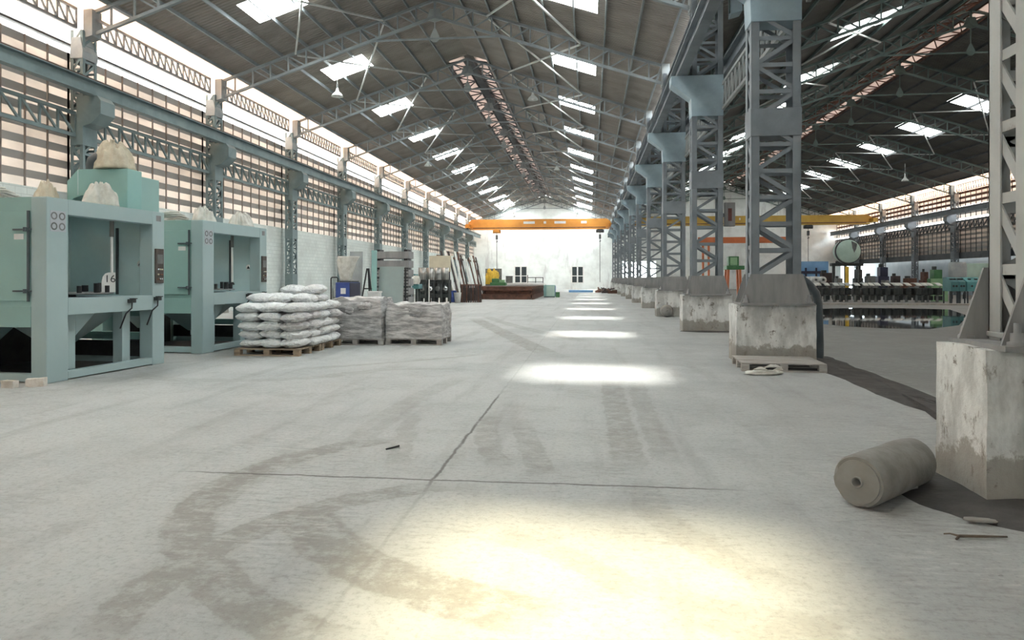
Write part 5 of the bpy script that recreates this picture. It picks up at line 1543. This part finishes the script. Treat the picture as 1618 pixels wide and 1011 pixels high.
mach = [  # u0, u1, v top, depth, material, name, words
    (1292, 1316, 427, 64, 'rust_dark', 'brown_machine', 'dark brown press behind the white rolls'),
    (1317, 1331, 436, 55, 'machine_grey', 'grey_machine', 'grey machine with a lit panel beside the yellow post'),
    (1349, 1362, 421, 60, 'machine_black', 'black_press', 'black press between the mint drum and the blue-grey cabinet'),
    (1364, 1383, 432, 56, 'machine_grey', 'grey_frame_machine', 'open grey frame machine behind the black row'),
    (1384, 1403, 417, 61, 'blue_dark', 'blue_grey_cabinet', 'tall dark blue cabinet against the open side'),
    (1406, 1422, 432, 58, 'rust_dark', 'brown_box_machine', 'brown box machine next to the tall dark blue cabinet'),
    (1424, 1449, 436, 57, 'rusty', 'rusty_hopper', 'long rusty hopper on legs behind the black row'),
    (1455, 1465, 425, 57, 'rusty', 'rusty_column_machine', 'narrow rusty machine beside the dark green one'),
    (1468, 1488, 421, 55, 'green', 'dark_green_machine', 'dark green lathe-like machine behind the pale green board'),
    (1222, 1240, 436, 66, 'machine_grey', 'grey_machine', 'pale grey machine seen through the second column'),
    (1246, 1262, 432, 68, 'steel_dark', 'dark_machine', 'dark machine beside the sky-blue screen'),
]
for u0, u1, v1, y, mat, nm, words_ in mach:
    x0, x1, z1 = rect(u0, u1, v1, y)
    t = thing(nm, ((x0 + x1) / 2, y, 0), words_, 'machine')
    w_ = (x1 - x0) / 2
    boxes(t, [('base', M['machine_black'], [(-w_, -.45, 0, w_, .5, z1 * .18)], .02), ('body', M[mat], [(-w_ * .9, -.4, z1 * .18, w_ * .9, .45, z1 * .62)], .04),
              ('head', M[mat], [(-w_ * .55, -.35, z1 * .62, w_ * .75, .35, z1 * .9)], .04), ('panel', M['machine_grey'], [(-w_ * .5, -.43, z1 * .3, w_ * .2, -.4, z1 * .5)], 0)])
    MB().cyl((-w_ * .2, 0, z1 * .9), (-w_ * .2, 0, z1), w_ * .35, 14).build('motor', M['machine_black'], t)
    MB().lathe([(.04, -.06), (.2, -.06), (.22, 0), (.2, .06), (.04, .06)], 16, (w_ * .5, -.5, z1 * .42), 'y').build('handwheel', M['machine_grey'], t)
p = at(1513, 440, 54)
t = thing('storage_tank', (p.x, 54, 0), 'pale grey-green upright tank beside the open side', 'tank')
zt = at(1513, 414, 54).z
MB().lathe([(0, .5), (.5, .5), (.58, .6), (.58, zt - .15), (.5, zt), (0, zt)], 28).build('shell', M['steel_pale'], t)
for k in range(3):
    a = 2 * PI * k / 3
    MB().bar((.4 * math.cos(a), .4 * math.sin(a), 0), (.45 * math.cos(a), .45 * math.sin(a), .6), .07).build('leg', M['steel_dark'], t)
p = at(1538, 440, 56)
zt = at(1540, 416, 56).z
t = thing('storage_bin', (p.x, 56, 0), 'pale mint box bin on legs beside the upright tank', 'bin')
boxes(t, [('bin', M['mint'], [(-.9, -.5, .9, .9, .5, zt)], .03)] + [('leg', M['steel_dark'], [(sx * .8 - .05, sy * .4 - .05, 0, sx * .8 + .05, sy * .4 + .05, .9)], 0) for sx in (-1, 1) for sy in (-1, 1)])

# green machine on orange legs seen between the columns
x0, x1, z1 = rect(1143, 1174, 405, 58)
t = thing('green_shaker', ((x0 + x1) / 2, 58, 0), 'bright green machine on red-orange legs seen between the central columns', 'machine')
w_ = (x1 - x0) / 2
zs = at(1158, 426, 58).z
boxes(t, [('hopper', M['green'], [(-w_ * .55, -.4, zs + .3, w_ * .5, .5, z1)], .05), ('tray', M['green'], [(-w_ * .8, -.6, zs, w_, .7, zs + .32)], .03), ('front_panel', M['green_pale'], [(-w_ * .4, -.43, zs + .35, w_ * .3, -.4, z1 - .1)], .01)])
for sx in (-.6, .55):
    for sy in (-.4, .5):
        MB().bar((sx * w_ * 1.2, sy, 0), (sx * w_, sy, zs), .2).build('leg', M['redorange'], t)
p = at(1147, 450, 21.6)
t = thing('gas_cylinder', (4.5, 20.9, 0), 'dull red gas cylinder standing beside the third pier', 'gas cylinder')
MB().lathe([(0, 0), (.115, 0), (.12, .02), (.12, 1.22), (.1, 1.34), (.04, 1.42), (0, 1.42)], 20).build('shell', pm('dull_red_paint', (.30, .07, .06)), t)
MB().lathe([(0, 1.4), (.04, 1.4), (.045, 1.5), (.02, 1.54), (0, 1.54)], 12).build('valve_cap', M['steel_dark'], t)

# ------------------------------------------------------------------ light and camera
w = bpy.data.worlds.new('sky'); S.world = w; w.use_nodes = True
nt = w.node_tree
bg = nt.nodes['Background']; bg.inputs[0].default_value = (.90, .97, 1, 1); bg.inputs[1].default_value = 7.0
sd = bpy.data.lights.new('sun', 'SUN'); sd.energy = 14; sd.angle = R(5); sd.color = (1, .97, .9)
so = bpy.data.objects.new('sun', sd); COL.objects.link(so)
so.rotation_euler = Vector((.75, 2.2, -11.4)).to_track_quat('-Z', 'Y').to_euler()

cam = bpy.data.cameras.new('camera'); cam.sensor_width = 36; cam.lens = F / 1618 * 36
cam.shift_y = -(505.5 - V0) / 1618
cam.clip_end = 400
co = bpy.data.objects.new('camera', cam); COL.objects.link(co)
co.location = (0, 0, H); co.rotation_euler = (R(90), 0, TH)
S.camera = co
S.view_settings.view_transform = 'Standard'; S.view_settings.look = 'None'
S.view_settings.exposure = 1.32; S.view_settings.gamma = 1.0
S.view_settings.use_curve_mapping = False
S.cycles.use_denoising = True
S.cycles.max_bounces = 8; S.cycles.diffuse_bounces = 4; S.cycles.glossy_bounces = 3; S.cycles.transmission_bounces = 4; S.cycles.transparent_max_bounces = 12
S.cycles.sample_clamp_indirect = 12
